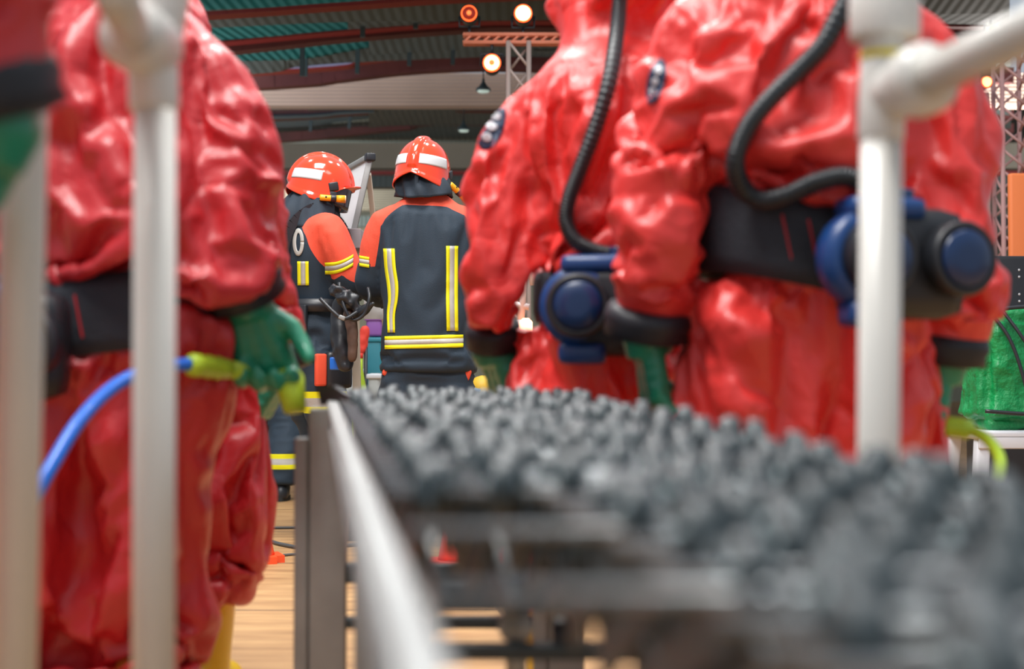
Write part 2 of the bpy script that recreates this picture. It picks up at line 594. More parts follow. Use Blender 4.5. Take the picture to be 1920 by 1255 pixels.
# ------------------------------------------------------------------ hand in a glove
def glove_mesh(wrist, d, pn, side, curl=.9, gauntlet=.10, gr=.062, sc=1.0, voxel=.0045, gdir=None, thick=1.12):
    """wrist point, finger direction, palm normal (curl towards it), side=+1 when the thumb is along d x pn"""
    wrist = Vector(wrist); d = Vector(d).normalized(); pn = Vector(pn); pn = (pn - d * pn.dot(d)).normalized()
    x = d.cross(pn).normalized() * side
    mb = MB()
    gd = Vector(gdir).normalized() if gdir else -d
    mb.tube([wrist + gd * gauntlet, wrist + gd * gauntlet * .5, wrist, wrist + d * .03], [gr, gr * .85, .040 * sc, .036 * sc], 20)
    for k in range(5):                                    # palm
        t = k / 4
        c = wrist + d * (.02 + .075 * t) * sc
        for q in (-1, 0, 1):
            mb.ellipsoid(c + x * q * .026 * sc * (0.7 + .3 * t) + pn * .004, (.020 * sc * thick, .020 * sc * thick, .020 * sc * thick), 12)
    L = [.078, .086, .080, .064]
    for i in range(4):
        base = wrist + d * (.098 - (.006 if i in (0, 3) else 0)) * sc + x * (.034 - i * .0235) * sc
        a = 0; p = base; pts = [base - d * .02, base]; c = curl * (1 + .12 * (i - 1.5))
        fd = d + x * (.10 - i * .06)
        for s_, l in enumerate((.45, .32, .23)):
            a += c * (.55, 1.0, .8)[s_]
            v = (fd * math.cos(a) + pn * math.sin(a)).normalized()
            for _ in range(2):
                p = p + v * L[i] * l * sc * .5; pts.append(p)
        mb.tube(pts, [.0115 * sc * thick] * (len(pts) - 1) + [.008 * sc * thick], 10)
        mb.ellipsoid(pts[-1], (.009 * sc,) * 3, 8)
    tb = wrist + d * .028 * sc + x * .026 * sc
    td = (d * .62 + x * .75 + pn * .35).normalized()
    t2 = (d * .85 + x * .25 + pn * .65).normalized()
    p1 = tb + td * .042 * sc; p2 = p1 + t2 * .034 * sc; p3 = p2 + (t2 + pn * .4).normalized() * .026 * sc
    mb.tube([tb - td * .01, tb, p1, p2, p3], [.017 * sc * thick, .017 * sc * thick, .0135 * sc * thick, .012 * sc * thick, .009 * sc * thick], 12)
    mb.ellipsoid(p3, (.010 * sc,) * 3, 8)
    return remesh(mb.mesh(), voxel * sc, 2)


def boot_mesh(x, y, top=.34, yaw=0.0, r=.075):
    mb = MB()
    c, s = math.cos(yaw), math.sin(yaw)
    f = Vector((-s, c, 0))
    o = Vector((x, y, 0))
    mb.tube([o + Vector((0, 0, top)), o + Vector((0, 0, .22)), o + Vector((0, 0, .12)), o + Vector((0, 0, .05))], [r, r * .92, r * .8, r * .78], 22)
    for k in range(9):
        t = k / 8
        q = o + f * (-.05 + .21 * t) + Vector((0, 0, .045 - .006 * t))
        mb.ellipsoid(q, (.047 + .007 * math.sin(t * PI), .052, .045 + .022 * (1 - t) ** 2), 14)
    me = remesh(mb.mesh(), .011, 3)
    c_ = co(me); c_[:, 2] = np.maximum(c_[:, 2], .018); setco(me, c_)
    so = MB()
    pts = []
    for k in range(28):
        a = 2 * PI * k / 28
        l = math.sin(a); wd = math.cos(a)
        q = o + f * (.055 + .155 * l) + Vector((c, s, 0)) * wd * (.054 + .006 * l)
        pts.append(q)
    n = len(pts)
    so.add([p + Vector((0, 0, 0.0)) for p in pts] + [p + Vector((0, 0, .028)) for p in pts],
           [tuple(range(n))[::-1], tuple(range(n, 2 * n))] + [(i, (i + 1) % n, n + (i + 1) % n, n + i) for i in range(n)])
    return me, so


# ------------------------------------------------------------------ waist blower unit
def blower(parent, loc, yaw, blueside=True):
    h = MB()
    h.box((0, .01, -.005), (.24, .09, .20), 0, bev=.042)
    h.box((0, .03, -.07), (.20, .05, .05), 0, bev=.015)
    ho = h.build('blower_unit', M_dark, parent)
    ho.location = loc; ho.rotation_euler = (0, 0, yaw)
    b = MB()
    b.lathe([(.070, 0), (.084, .004), (.088, .02), (.086, .055), (.07, .062)], 40, 0, Matrix.Translation((-.078, .028, .0)) @ Matrix.Rotation(PI / 2, 4, 'X'))
    b.box((-.045, -.0, .088), (.15, .075, .04), 0, bev=.016)
    b.box((-.075, -.01, -.098), (.10, .06, .045), 0, bev=.015)
    b.build('blue_shell', M_blue, ho)
    for s in (-.080, .082):
        f = MB()
        M = Matrix.Translation((s, -.032, .0)) @ Matrix.Rotation(PI / 2, 4, 'X')
        f.lathe([(.050, 0), (.066, .004), (.067, .034), (.063, .041), (.055, .043), (.052, .038)], 36, 0, M)
        f.lathe([(.050, .034), (.051, .042), (.046, .048), (.02, .050)], 36, 1, M)
        f.build('filter_cap', [M_dark, M_bluecap], ho)
    p = MB(); p.cyl((0, 0, .07), (0, 0, .125), .022, n=20, bev=.004); p.build('hose_port', M_bluecap, ho)
    return ho


def corrugated(pts, r, name, parent, m, pitch=.0105, inv=None):
    P = spline(pts, 120)
    L = np.linalg.norm(np.diff(P, axis=0), axis=1).sum()
    n = int(L / (pitch / 4))
    Q = spline(P[::3], n)
    if inv is not None:
        Q = [inv @ Vector(q) for q in Q]
    rr = [r * (1 + .10 * math.cos(2 * PI * i / 4)) for i in range(n)]
    mb = MB(); mb.tube(Q, rr, 14)
    return mb.build(name, m, parent)


# ------------------------------------------------------------------ person in a red suit
def hazmat(root, P, m, label, seed, gl, boots=((-.14, 0), (.14, 0)), boottop=.34, yaws=(.1, -.1), cuffs=True, beltw=(.215, .185), **kw):
    tag(root, label, 'person', 'people in red protective suits')
    me = make_suit(P, seed=seed, voxel=.016, **kw)
    su = link('protective_suit', me, m, root)
    s = su.modifiers.new('s', 'SUBSURF'); s.levels = 1; s.render_levels = 1
    for side, nm in ((-1, 'armL'), (1, 'armR')):
        g = gl[0 if side < 0 else 1]
        a, b = [Vector(p) for p, r in P[nm][-2:]]
        rw = P[nm][-1][1]
        dd = (b - a).normalized()
        hd = Vector(g.get('d', dd))
        gm = glove_mesh(b + dd * .035, hd, g['pn'], g['side'], g.get('curl', .7), gauntlet=.07, gr=rw * .8, sc=g.get('sc', 1.12), gdir=-dd)
        link('glove', gm, M_glove, root)
        c = MB()
        c.tube([b - dd * .035, b - dd * .03, b - dd * .01, b + dd * .005, b + dd * .022, b + dd * .028], [rw * .8, rw * 1.12, rw * 1.2, rw * 1.12, rw * 1.16, rw * .8], 26)
        c.build('glove_cuff', M_cuff, root)
    for (bx, by), yw in zip(boots, yaws):
        bme, so = boot_mesh(bx, by, boottop, yw)
        bo = link('boot', bme, M_boot, root)
        so.build('sole', M_sole, bo)
    # belt
    bz, bh, tilt = P['belt']
    n = 64; mb = MB(); vs = []; fs = []
    rx, ry = beltw
    prof = [(-.5, 0), (-.5, .012), (-.3, .018), (.3, .018), (.5, .012), (.5, 0)]
    K = len(prof)
    cx = P.get('beltc', (0, -.005))
    for k in range(n):
        a = 2 * PI * k / n
        for q, o_ in prof:
            X = (rx + o_) * math.cos(a) + cx[0]; Y = (ry + o_) * math.sin(a) + cx[1]
            vs.append((X, Y, bz + tilt * X + q * (bh + .02)))
    for k in range(n):
        for j in range(K):
            a0 = k * K + j; a1 = k * K + (j + 1) % K; b0 = ((k + 1) % n) * K + j; b1 = ((k + 1) % n) * K + (j + 1) % K
            fs.append((a0, b0, b1, a1))
    mb.add(vs, fs, 0, True)
    be = mb.build('belt', M_belt, root)
    st = MB()
    for k in (-.07, -.025):
        X = cx[0] + k; Y = cx[1] - (ry + .0195) * math.sqrt(max(0, 1 - (k / rx) ** 2))
        st.beam((X - .008, Y, bz + tilt * X + .04), (X + .008, Y, bz + tilt * X - .04), .006, .004)
    st.build('belt_stitching', M_beltred, be)
    # clear window of the hood, on the far side of the head
    hx, hy, hz = P['head']
    v = MB(); v.ellipsoid((hx, hy + .075, hz + .0), (.10, .10, .085), 24)
    v.build('visor', M_visor, root)
    return su


def standard(**kw):
    P = dict(
        torso=[(.76, 0, 0, .15, .12), (.84, 0, -.01, .205, .155), (.93, 0, -.01, .215, .165), (1.02, 0, 0, .172, .145), (1.12, 0, -.01, .168, .155),
               (1.25, 0, -.02, .195, .175), (1.34, 0, -.02, .24, .18), (1.42, 0, -.02, .26, .19), (1.52, 0, -.02, .235, .17), (1.60, 0, 0, .15, .14)],
        head=(0, .04, 1.73),
        legL=[((-.10, 0, .90), .125), ((-.125, 0, .70), .135), ((-.135, .02, .5), .12), ((-.14, 0, .36), .115), ((-.14, -.01, .27), .10)],
        legR=[((.10, 0, .90), .125), ((.125, 0, .70), .135), ((.135, .02, .5), .12), ((.14, 0, .36), .115), ((.14, -.01, .27), .10)],
        belt=(1.0, .09, 0.0), slack=.05)
    P.update(kw)
    return P


QUICK = False
KW = dict(frames=26, grow=.155, grav=.3, bend=.2)
down = (0, .15, -1)

# right-hand person
R4 = empty('person', (.565, 2.74, 0))
P4 = standard(belt=(1.035, .14, -.22), beltc=(0, 0),
    armL=[((-.15, -.01, 1.45), .11), ((-.23, -.02, 1.41), .11), ((-.285, -.07, 1.17), 0.086), ((-.285, -.07, 1.06), 0.081), ((-.305, -.02, .90), .072)],
    armR=[((.15, -.01, 1.45), .11), ((.23, -.01, 1.41), .11), ((.285, -.03, 1.17), 0.081), ((.295, -.03, 1.05), .09), ((.27, -.0, .85), .068)])
S4 = hazmat(R4, P4, M_red, 'person in red protective suit with S-bent hose, nearest on the right, behind the white pipe', 4,
       [dict(pn=(1, .2, 0), side=-1, d=(.15, .1, -1)), dict(pn=(-1, .2, 0), side=1, d=(-.1, .1, -1))], beltw=(.205, .175), **KW)
print('P4', time.time() - T0, flush=True)
# middle person
R3 = empty('person', (.235, 3.2, 0))
P3 = standard(belt=(.965, .09, -.06), beltc=(.015, 0),
    torso=[(.74, 0, 0, .15, .12), (.82, 0, -.01, .195, .155), (.90, 0, -.01, .205, .165), (.98, .015, 0, .155, .145), (1.08, .015, -.01, .155, .155),
           (1.20, 0, -.02, .19, .17), (1.30, 0, -.02, .235, .18), (1.38, 0, -.02, .255, .19), (1.47, 0, -.02, .225, .165), (1.545, 0, 0, .13, .13)],
    head=(0, .05, 1.68),
    armL=[((-.146, -.01, 1.39), .10), ((-.208, -.02, 1.36), .098), ((-.278, -.06, 1.19), 0.073), ((-.284, -.06, 1.07), 0.054), ((-.278, .03, .89), .054)],
    armR=[((.15, -.01, 1.40), .11), ((.225, -.01, 1.365), .11), ((.285, -.03, 1.17), 0.081), ((.295, -.03, 1.05), .09), ((.28, .03, .88), .068)])
S3 = hazmat(R3, P3, M_red, 'person in red protective suit with long straight hose, beside the firefighter with square back', 11,
       [dict(pn=(1, .5, 0), side=-1, d=(.3, .1, -1), sc=1.35), dict(pn=(-1, .2, 0), side=1, d=(-.1, .1, -1))], beltw=(.185, .175), **KW)
print('P3', time.time() - T0, flush=True)
# left person holding the blue hose
R1 = empty('person', (-.785, 2.85, 0))
P1 = standard(belt=(.915, .13, .14), beltc=(0, 0), head=(-.02, .04, 1.68),
    torso=[(.74, 0, 0, .15, .12), (.82, 0, -.01, .195, .155), (.90, 0, -.01, .205, .165), (.98, 0, 0, .165, .145), (1.08, 0, -.01, .165, .155),
           (1.20, 0, -.02, .19, .17), (1.30, 0, -.02, .225, .18), (1.38, 0, -.02, .235, .18), (1.46, 0, -.02, .195, .16), (1.54, 0, 0, .13, .13)],
    armL=[((-.15, -.01, 1.45), .11), ((-.23, -.02, 1.41), .11), ((-.27, 0, 1.17), 0.086), ((-.27, .05, 1.06), 0.081), ((-.2, .2, .98), .072)],
    armR=[((.13, -.01, 1.42), .10), ((.195, -.01, 1.385), .10), ((.235, -.09, 1.19), .088), ((.215, -.12, 1.10), .086), ((.25, -.05, .975), .074)],
    legL=[((-.10, 0, .90), .125), ((-.14, -.02, .70), .13), ((-.16, -.04, .5), .125), ((-.165, -.02, .30), .12), ((-.165, -.01, .18), .10)],
    legR=[((.085, 0, .90), .12), ((.075, -.02, .70), .125), ((.055, -.02, .5), .11), ((.035, 0, .30), .10), ((.03, -.01, .18), .085)])
S1 = hazmat(R1, P1, M_redshade, 'person in red protective suit gripping a blue hose, behind the left white pipe', 23,
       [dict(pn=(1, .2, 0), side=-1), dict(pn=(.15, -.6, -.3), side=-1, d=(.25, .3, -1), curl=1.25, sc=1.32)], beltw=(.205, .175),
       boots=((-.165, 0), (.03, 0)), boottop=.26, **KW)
print('P1', time.time() - T0, flush=True)
R2 = empty('person', (-.885, 3.46, 0))
P2 = standard(belt=(1.0, .09, 0), beltc=(0, 0), head=(-.02, .04, 1.69),
    torso=[(.74, 0, 0, .15, .12), (.82, 0, -.01, .195, .155), (.90, 0, -.01, .205, .165), (.98, 0, 0, .165, .145), (1.08, 0, -.01, .165, .155),
           (1.20, 0, -.02, .19, .17), (1.30, 0, -.02, .225, .18), (1.38, 0, -.02, .235, .18), (1.47, 0, -.02, .195, .16), (1.55, 0, 0, .13, .13)],
    armL=[((-.15, -.01, 1.45), .11), ((-.23, -.02, 1.41), .11), ((-.27, 0, 1.17), 0.086), ((-.27, .05, 1.06), 0.081), ((-.25, .1, .90), .072)],
    armR=[((.13, -.01, 1.45), .10), ((.20, -.01, 1.41), .10), ((.262, -.02, 1.27), 0.086), ((.285, .0, 1.08), 0.076), ((.325, .0, .84), .060)],
    legR=[((.10, 0, .90), .12), ((.175, 0, .70), .115), ((.185, .02, .5), .11), ((.18, 0, .38), .10), ((.155, -.01, .28), .085)])
S2 = hazmat(R2, P2, M_redshade, 'person in red protective suit mostly hidden behind the one gripping the blue hose', 31,
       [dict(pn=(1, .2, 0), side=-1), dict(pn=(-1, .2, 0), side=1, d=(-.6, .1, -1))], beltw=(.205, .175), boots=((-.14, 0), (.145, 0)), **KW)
R5 = empty('person', (-.965, 1.42, 0))
P5 = standard(belt=(1.0, .09, 0), beltc=(0, 0),
    armL=[((-.15, -.01, 1.45), .11), ((-.23, -.02, 1.41), .11), ((-.27, 0, 1.17), 0.086), ((-.27, .05, 1.06), 0.081), ((-.25, .1, .90), .072)],
    armR=[((.15, -.01, 1.48), .11), ((.25, -.03, 1.44), .11), ((.36, -.08, 1.27), .10), ((.42, -.08, 1.20), .085), ((.455, -.05, 1.07), .065)])
S5 = hazmat(R5, P5, M_redshade, 'person in red suit, shade put into its colour, at the left edge, only sleeve and black cuff showing, nearest', 37,
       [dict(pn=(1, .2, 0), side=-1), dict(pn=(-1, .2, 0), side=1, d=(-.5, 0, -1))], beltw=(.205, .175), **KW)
print('P5', time.time() - T0, flush=True)

# hoses, blower units, badges
def hose_on(su, root, pix, r, unit, dmin=None):
    b = bvh_of(su)
    pix = [tuple(q) for q in spline(pix, 48)]
    ds = []
    for px, py in pix:
        best = None
        for ox, oy in ((0, 0), (11, 0), (-11, 0), (0, 11), (0, -11)):
            p = on(b, px + ox, py + oy, r * 1.1)
            if p is not None and (best is None or p.y < best): best = p.y
        ds.append(best if best is not None else (ds[-1] if ds else dmin))
    ds = np.array(ds); k = 3
    mn = np.array([ds[max(0, i - k):i + k + 1].min() for i in range(len(ds))])
    sm = np.array([mn[max(0, i - 2):i + 3].mean() for i in range(len(mn))])
    out = [W(px, py, d) for (px, py), d in zip(pix, sm)]
    corrugated([tuple(p) for p in out], r, 'breathing_hose', root, M_hose, inv=root.matrix_world.inverted())


bpy.context.view_layer.update()
hose_on(S4, R4, [(1625, -60), (1590, 0), (1548, 78), (1500, 130), (1445, 185), (1402, 240), (1380, 300), (1392, 350), (1430, 375), (1480, 365), (1530, 342), (1580, 330), (1620, 340), (1655, 362)], .0175, None, 2.55)
hose_on(S3, R3, [(1165, -60), (1163, 0), (1156, 70), (1143, 150), (1118, 235), (1090, 310), (1068, 370), (1062, 415), (1078, 450), (1110, 468), (1148, 478)], .0165, None, 3.0)
b4 = bvh_of(S4)
blower(R4, (.125, -.228, 1.005), .34)
blower(R3, (-.012, -.225, .945), -.12)
blower(R1, (-.15, -.235, .86), -.25)


def badge(su, root, px, py, w_, h_, ang, name='badge'):
    b = bvh_of(su)
    c = on(b, px, py, 0)
    vd = (c - CAMP).normalized()
    nn = b.find_nearest(c)[1]
    rows = []
    X = Vector((math.cos(ang), 0, -math.sin(ang))); Z = Vector((math.sin(ang), 0, math.cos(ang)))
    mb = MB()
    # oval: polar grid
    vsq, fsq = [], []
    n, m = 28, 5
    rows = [[c + X * (w_ * k / m * math.cos(2 * PI * j / n)) + Z * (h_ * k / m * math.sin(2 * PI * j / n)) for j in range(n + 1)] for k in range(m + 1)]
    v, f = patch(b, rows, .003, .002, vd, .3, root.matrix_world.inverted())
    mb.add(v, f, 0, True)
    for q in (-.45, 0.0, .45):
        c2 = c + Z * h_ * q
        rows = [[c2 + X * (w_ * .45 * k / 3 * math.cos(2 * PI * j / 14)) + Z * (h_ * .17 * k / 3 * math.sin(2 * PI * j / 14)) for j in range(15)] for k in range(4)]
        v, f = patch(b, rows, .006, .002, vd, .3, root.matrix_world.inverted())
        mb.add(v, f, 1, True)
    return mb.build(name, [M_badge, M_badgew], root)


badge(S4, R4, 1232, 150, .016, .044, .25)
badge(S3, R3, 922, 236, .026, .055, .35)
# ------------------------------------------------------------------ blue hose held by the left person
hp = [W(-60, 1060, 2.25), W(50, 955, 2.30), W(95, 880, 2.34), W(150, 790, 2.42), W(215, 725, 2.52), W(290, 690, 2.6), W(355, 683, 2.66)]
mb = MB(); P_ = spline([tuple(p) for p in hp], 60)
mb.tube([Vector(p) for p in P_], .0125, 16)
bh_ = mb.build('air_hose', M_bluehose)
tag(bh_, 'blue hose arching down to the left with a lime green fitting at its end', 'hose')
mb = MB()
a0 = W(355, 684, 2.655); a1 = W(425, 692, 2.76)
dr = (a1 - a0).normalized()
mb.tube([a0 + (a1 - a0) * t for t in (0, .08, .25, .3, .5, .55, .75, .8, 1)], [.016, .022, .022, .019, .023, .019, .023, .02, .02], 18)
e1 = W(500, 704, 2.93); e2 = W(545, 718, 2.82); e3 = W(553, 770, 2.80)
mb.tube([a1, e1], [.018, .018], 16)
mb.tube([e1, e2, e3], [.022, .03, .022], 16)
mb.build('hose_fitting', M_lime, bh_)
# lime hose at the right-hand person's glove
mb = MB()
pts = [W(1775, 800, 2.62), W(1815, 806, 2.60), W(1850, 825, 2.56), W(1873, 860, 2.5), W(1868, 900, 2.44), W(1850, 925, 2.40), W(1840, 990, 2.36), W(1850, 1100, 2.34), W(1850, 1420, 2.33)]
P_ = spline([tuple(p) for p in pts], 50)
P_[:, 2] = np.maximum(P_[:, 2], .012)
mb.tube([Vector(p) for p in P_], [.019 if i < 7 else .0105 for i in range(50)], 14)
lh = mb.build('spray_hose', M_lime); tag(lh, 'lime green hose curling down from the right person\'s glove', 'hose')

# ------------------------------------------------------------------ pipe frame
def pipe_fit(mb, a, b, r, mi=0):
    mb.cyl(a, b, r, n=28, bev=.004, mi=mi)


def post(label, px0, py0, px1, py1, d, r=.0245):
    root_pt = W(px1, py1, d)
    top = W(px0, py0, d)
    dirv = (top - root_pt).normalized()
    base = root_pt + dirv * ((0.0 - root_pt.z) / dirv.z)
    return base, top, dirv


GP = 'white pipe posts of the shower frame'
# left post B
base, top, dv = post('', 287, 90, 292, 1200, 1.67)
rb = empty('pipe_post', base)
tag(rb, 'left white plastic pipe post with a round elbow joint at its top', 'pipe', GP)
O = lambda p: Vector(p) - base
mb = MB(); mb.cyl(O(base), O(top) + dv * .01, .0245, n=32); mb.build('pipe', M_pvc, rb)
mb = MB(); mb.cyl(O(base), O(base) + Vector((0, 0, .05)), .04, n=28, bev=.004); mb.build('foot_cap', M_pvcfit, rb)
mb = MB()
tj = O(W(282, 85, 1.67))
mb.cyl(O(W(286, 205, 1.67)), tj, .0295, n=32, bev=.003)
mb.ellipsoid(tj + Vector((0, -.002, 0)), (.036, .038, .036), 28)
mb.cyl(tj, tj + Vector((.018, .01, .11)), .032, n=28, bev=.003)
mb.cyl(tj + Vector((0, 0, 0)), tj + Vector((-.012, -.06, .004)), .040, n=32, bev=.004)
mb.build('joint', M_pvcfit, rb)
mb = MB(); mb.cyl(tj + Vector((-.01, -.04, .003)), O(W(205, -30, 1.35)), .0215, n=28); mb.build('side_pipe', M_pvc, rb)
mb = MB(); mb.cyl(tj + Vector((.016, .01, .10)), tj + Vector((.06, .04, .9)), .0245, n=28); mb.build('upper_pipe', M_pvc, rb)
# left edge post A
base, top, dv = post('', 42, 250, 32, 1200, 1.56)
ra = empty('pipe_post', base)
tag(ra, 'off-white pipe post at the left edge of the picture', 'pipe', GP)
O = lambda p: Vector(p) - base
mb = MB(); mb.cyl(O(base), O(base) + dv * 2.1, .0245, n=32); mb.build('pipe', M_pvc, ra)
mb = MB(); mb.cyl(O(base), O(base) + Vector((0, 0, .05)), .04, n=28, bev=.004); mb.build('foot_cap', M_pvcfit, ra)
# right post C
base, top, dv = post('', 1658, 110, 1645, 880, 1.70)
rc = empty('pipe_post', base)
tag(rc, 'right white plastic pipe post with a tee joint, cap and yellow band', 'pipe', GP)
O = lambda p: Vector(p) - base
mb = MB(); mb.cyl(O(base), O(top), .0245, n=32); mb.build('pipe', M_pvc, rc)
mb = MB(); mb.cyl(O(base), O(base) + Vector((0, 0, .05)), .04, n=28, bev=.004); mb.build('foot_cap', M_pvcfit, rc)
mb = MB()
mb.cyl(O(W(1654, 262, 1.7)), O(W(1661, 108, 1.7)), .0275, n=32, bev=.003)
tc_ = O(W(1672, 175, 1.7)); te = O(W(1750, 140, 1.62))
mb.cyl(tc_, tc_ + (te - tc_) * .75, .034, n=32, bev=.005)
mb.cyl(tc_ + (te - tc_) * .55, te, .042, n=32, bev=.006)
mb.build('joint', M_pvcfit, rc)
mb = MB(); mb.cyl(tc_ + (te - tc_) * .6, O(W(2050, 0, 1.36)), .0245, n=32); mb.build('side_pipe', M_pvc, rc)
mb = MB(); mb.cyl(O(W(1661, 109, 1.7)), O(W(1661, 97, 1.7)), .0285, n=32); mb.build('yellow_band', M_yel, rc)
mb = MB()
mb.cyl(O(W(1661, 97, 1.7)), O(W(1662, 66, 1.7)), .0275, n=32)
mb.cyl(O(W(1663, 72, 1.7)), O(W(1664, -20, 1.7)), .042, n=32, bev=.005)
mb.build('coupling', M_pvcfit, rc)
mb = MB(); mb.cyl(O(W(1664, -18, 1.7)), O(W(1668, -520, 1.7)), .0245, n=32); mb.build('upper_pipe', M_pvc, rc)

# ------------------------------------------------------------------ floor
m, N, L, b = nmat('tan board floor')
geo = N.new('ShaderNodeNewGeometry'); sep = N.new('ShaderNodeSeparateXYZ'); L.new(geo.outputs['Position'], sep.inputs[0])
def mth(op, a, b_=None, c_=None):
    n_ = N.new('ShaderNodeMath'); n_.operation = op
    for i, q in enumerate((a, b_, c_)):
        if q is None: continue
        if isinstance(q, (int, float)): n_.inputs[i].default_value = q
        else: L.new(q, n_.inputs[i])
    return n_.outputs[0]
xr = mth('ADD', sep.outputs[0], mth('MULTIPLY', sep.outputs[1], .13))
fx = mth('ABSOLUTE', mth('SUBTRACT', mth('FRACT', mth('DIVIDE', mth('ADD', xr, .02), .61)), .5))
fy = mth('ABSOLUTE', mth('SUBTRACT', mth('FRACT', mth('DIVIDE', sep.outputs[1], 1.22)), .5))
fb = mth('ABSOLUTE', mth('SUBTRACT', mth('FRACT', mth('DIVIDE', sep.outputs[1], .12)), .5))
seam = mth('MAXIMUM', mth('GREATER_THAN', fx, .487), mth('GREATER_THAN', fy, .492))
seam2 = mth('MULTIPLY', mth('GREATER_THAN', fb, .47), .35)
sm_ = mth('MINIMUM', mth('ADD', seam, seam2), 1.0)
nz = N.new('ShaderNodeTexNoise'); nz.inputs['Scale'].default_value = 3; nz.inputs['Detail'].default_value = 8
mp = N.new('ShaderNodeMapping'); mp.inputs['Scale'].default_value = (1, 4, 1); L.new(geo.outputs['Position'], mp.inputs[0]); L.new(mp.outputs[0], nz.inputs['Vector'])
cr = N.new('ShaderNodeValToRGB'); cr.color_ramp.elements[0].color = (.33, .17, .07, 1); cr.color_ramp.elements[1].color = (.56, .33, .145, 1)
cr.color_ramp.elements[0].position = .3; cr.color_ramp.elements[1].position = .7
L.new(nz.outputs['Fac'], cr.inputs[0])
mix = N.new('ShaderNodeMix'); mix.data_type = 'RGBA'; L.new(sm_, mix.inputs[0]); L.new(cr.outputs[0], mix.inputs[6]); mix.inputs[7].default_value = (.16, .09, .045, 1)
L.new(mix.outputs[2], b.inputs['Base Color']); b.inputs['Roughness'].default_value = .55
fl = MB(); fl.box((0, 22, -.05), (40, 50, .1)).build('floor', m)
tag(bpy.data.objects['floor'], kind='structure')
# ------------------------------------------------------------------ roller conveyor
def cz(d): return .687 + .0234 * d
def xl(d): return .060 - .142 * d
def xr_(d): return .53 - .135 * d
D0, D1 = .42, 2.95
cv = empty('wheel_conveyor', (0, 0, 0))
tag(cv, 'long gravity conveyor table covered in dark grey wheels, running away from the front right', 'conveyor')
mb = MB()
mb.beam((xl(D0) - .012, D0, cz(D0) - .035), (xl(D1) - .012, D1, cz(D1) - .035), .012, .055, bev=.003)
mb.beam((xl(D0) - .018, D0, cz(D0) - .012), (xl(D1) - .014, D1, cz(D1) - .012), .022, .014, bev=.004)
mb.beam((xl(D0) - .014, D0, cz(D0) - .064), (xl(D1) - .014, D1, cz(D1) - .064), .02, .010, bev=.004)
mb.build('side_rail', M_alu, cv)
mb = MB()
mb.beam((xr_(D0) + .012, D0, cz(D0) - .09), (xr_(D1) + .012, D1, cz(D1) - .09), .012, .08, bev=.003)
mb.build('side_rail', M_alud, cv)
rng = random.Random(5)
# wheel
wm = MB()
wm.lathe([(.006, -.011), (.0075, -.011), (.009, -.006), (.017, -.006), (.018, -.0095), (.0225, -.0095), (.0245, -.006), (.0245, .006), (.0225, .0095), (.018, .0095), (.017, .006), (.009, .006), (.0075, .011), (.006, .011)], 22)
wm.lathe([(.0085, -.0125), (.0095, -.012), (.0095, .012), (.0085, .0125)], 14, 1)
wme = wm.mesh('wheel')
Rw = Matrix.Rotation(PI / 2, 4, 'Y')
wme.transform(Rw)
wme.materials.append(M_wheel); wme.materials.append(M_hub)
wheels = []; ax = MB(); slats = MB()
d = D0 + .02; k = 0
while d < D1:
    hole = d < 1.06
    z = cz(d) - .004
    x0, x1 = xl(d), xr_(d)
    ax.cyl((x0 + (.0 if not hole or k % 4 == 0 else .115), d, z), (x1, d, z), .0035, n=8)
    n = 8
    for j in range(n):
        if hole and j < 2: continue
        x = x0 + .035 + (x1 - x0 - .07) * (j + (.25 if k % 2 else -.0)) / (n - .75)
        if x > x1 - .012: continue
        if rng.random() < .16: continue
        wheels.append((x + rng.uniform(-.006, .006), d + rng.uniform(-.006, .006), z + rng.uniform(-.006, .009)))
    d += .056; k += 1
wheels.sort(key=lambda p: p[1])
first = wheels[:100]; rest = wheels[100:]
for p in first:
    o = bpy.data.objects.new('wheel', wme); COL.objects.link(o); o.parent = cv; o.location = p
rm = MB()
wv = [v.co.copy() for v in wme.vertices]; wf = [tuple(q.vertices) for q in wme.polygons]; wmi = [q.material_index for q in wme.polygons]
for p in rest:
    vv = [v + Vector(p) for v in wv]
    n0 = len(rm.v); rm.v += [tuple(v) for v in vv]; rm.f += [tuple(i + n0 for i in f) for f in wf]; rm.mi += wmi; rm.sm += [True] * len(wf)
ro = rm.build('wheels', [M_wheel, M_hub], cv); ro['kind'] = 'stuff'
ax.build('axles', M_alud, cv)['kind'] = 'stuff'
# pantograph bars under the wheels
d = D0
while d < D1 - .22:
    for j in range(8):
        x0 = xl(d); wv_ = xr_(d) - x0
        if d < 1.06 and j < 2: continue
        xa = x0 + wv_ * (j + .55) / 8.6
        sh = -.142 * .224
        slats.beam((xa, d, cz(d) + .0), (xa + sh, d + .224, cz(d) - .10), .006, .03)
        slats.beam((xa + .01, d, cz(d) - .10), (xa + .01 + sh, d + .224, cz(d) + .0), .006, .03)
    d += .112
slats.build('scissor_bars', M_wheel, cv)['kind'] = 'stuff'
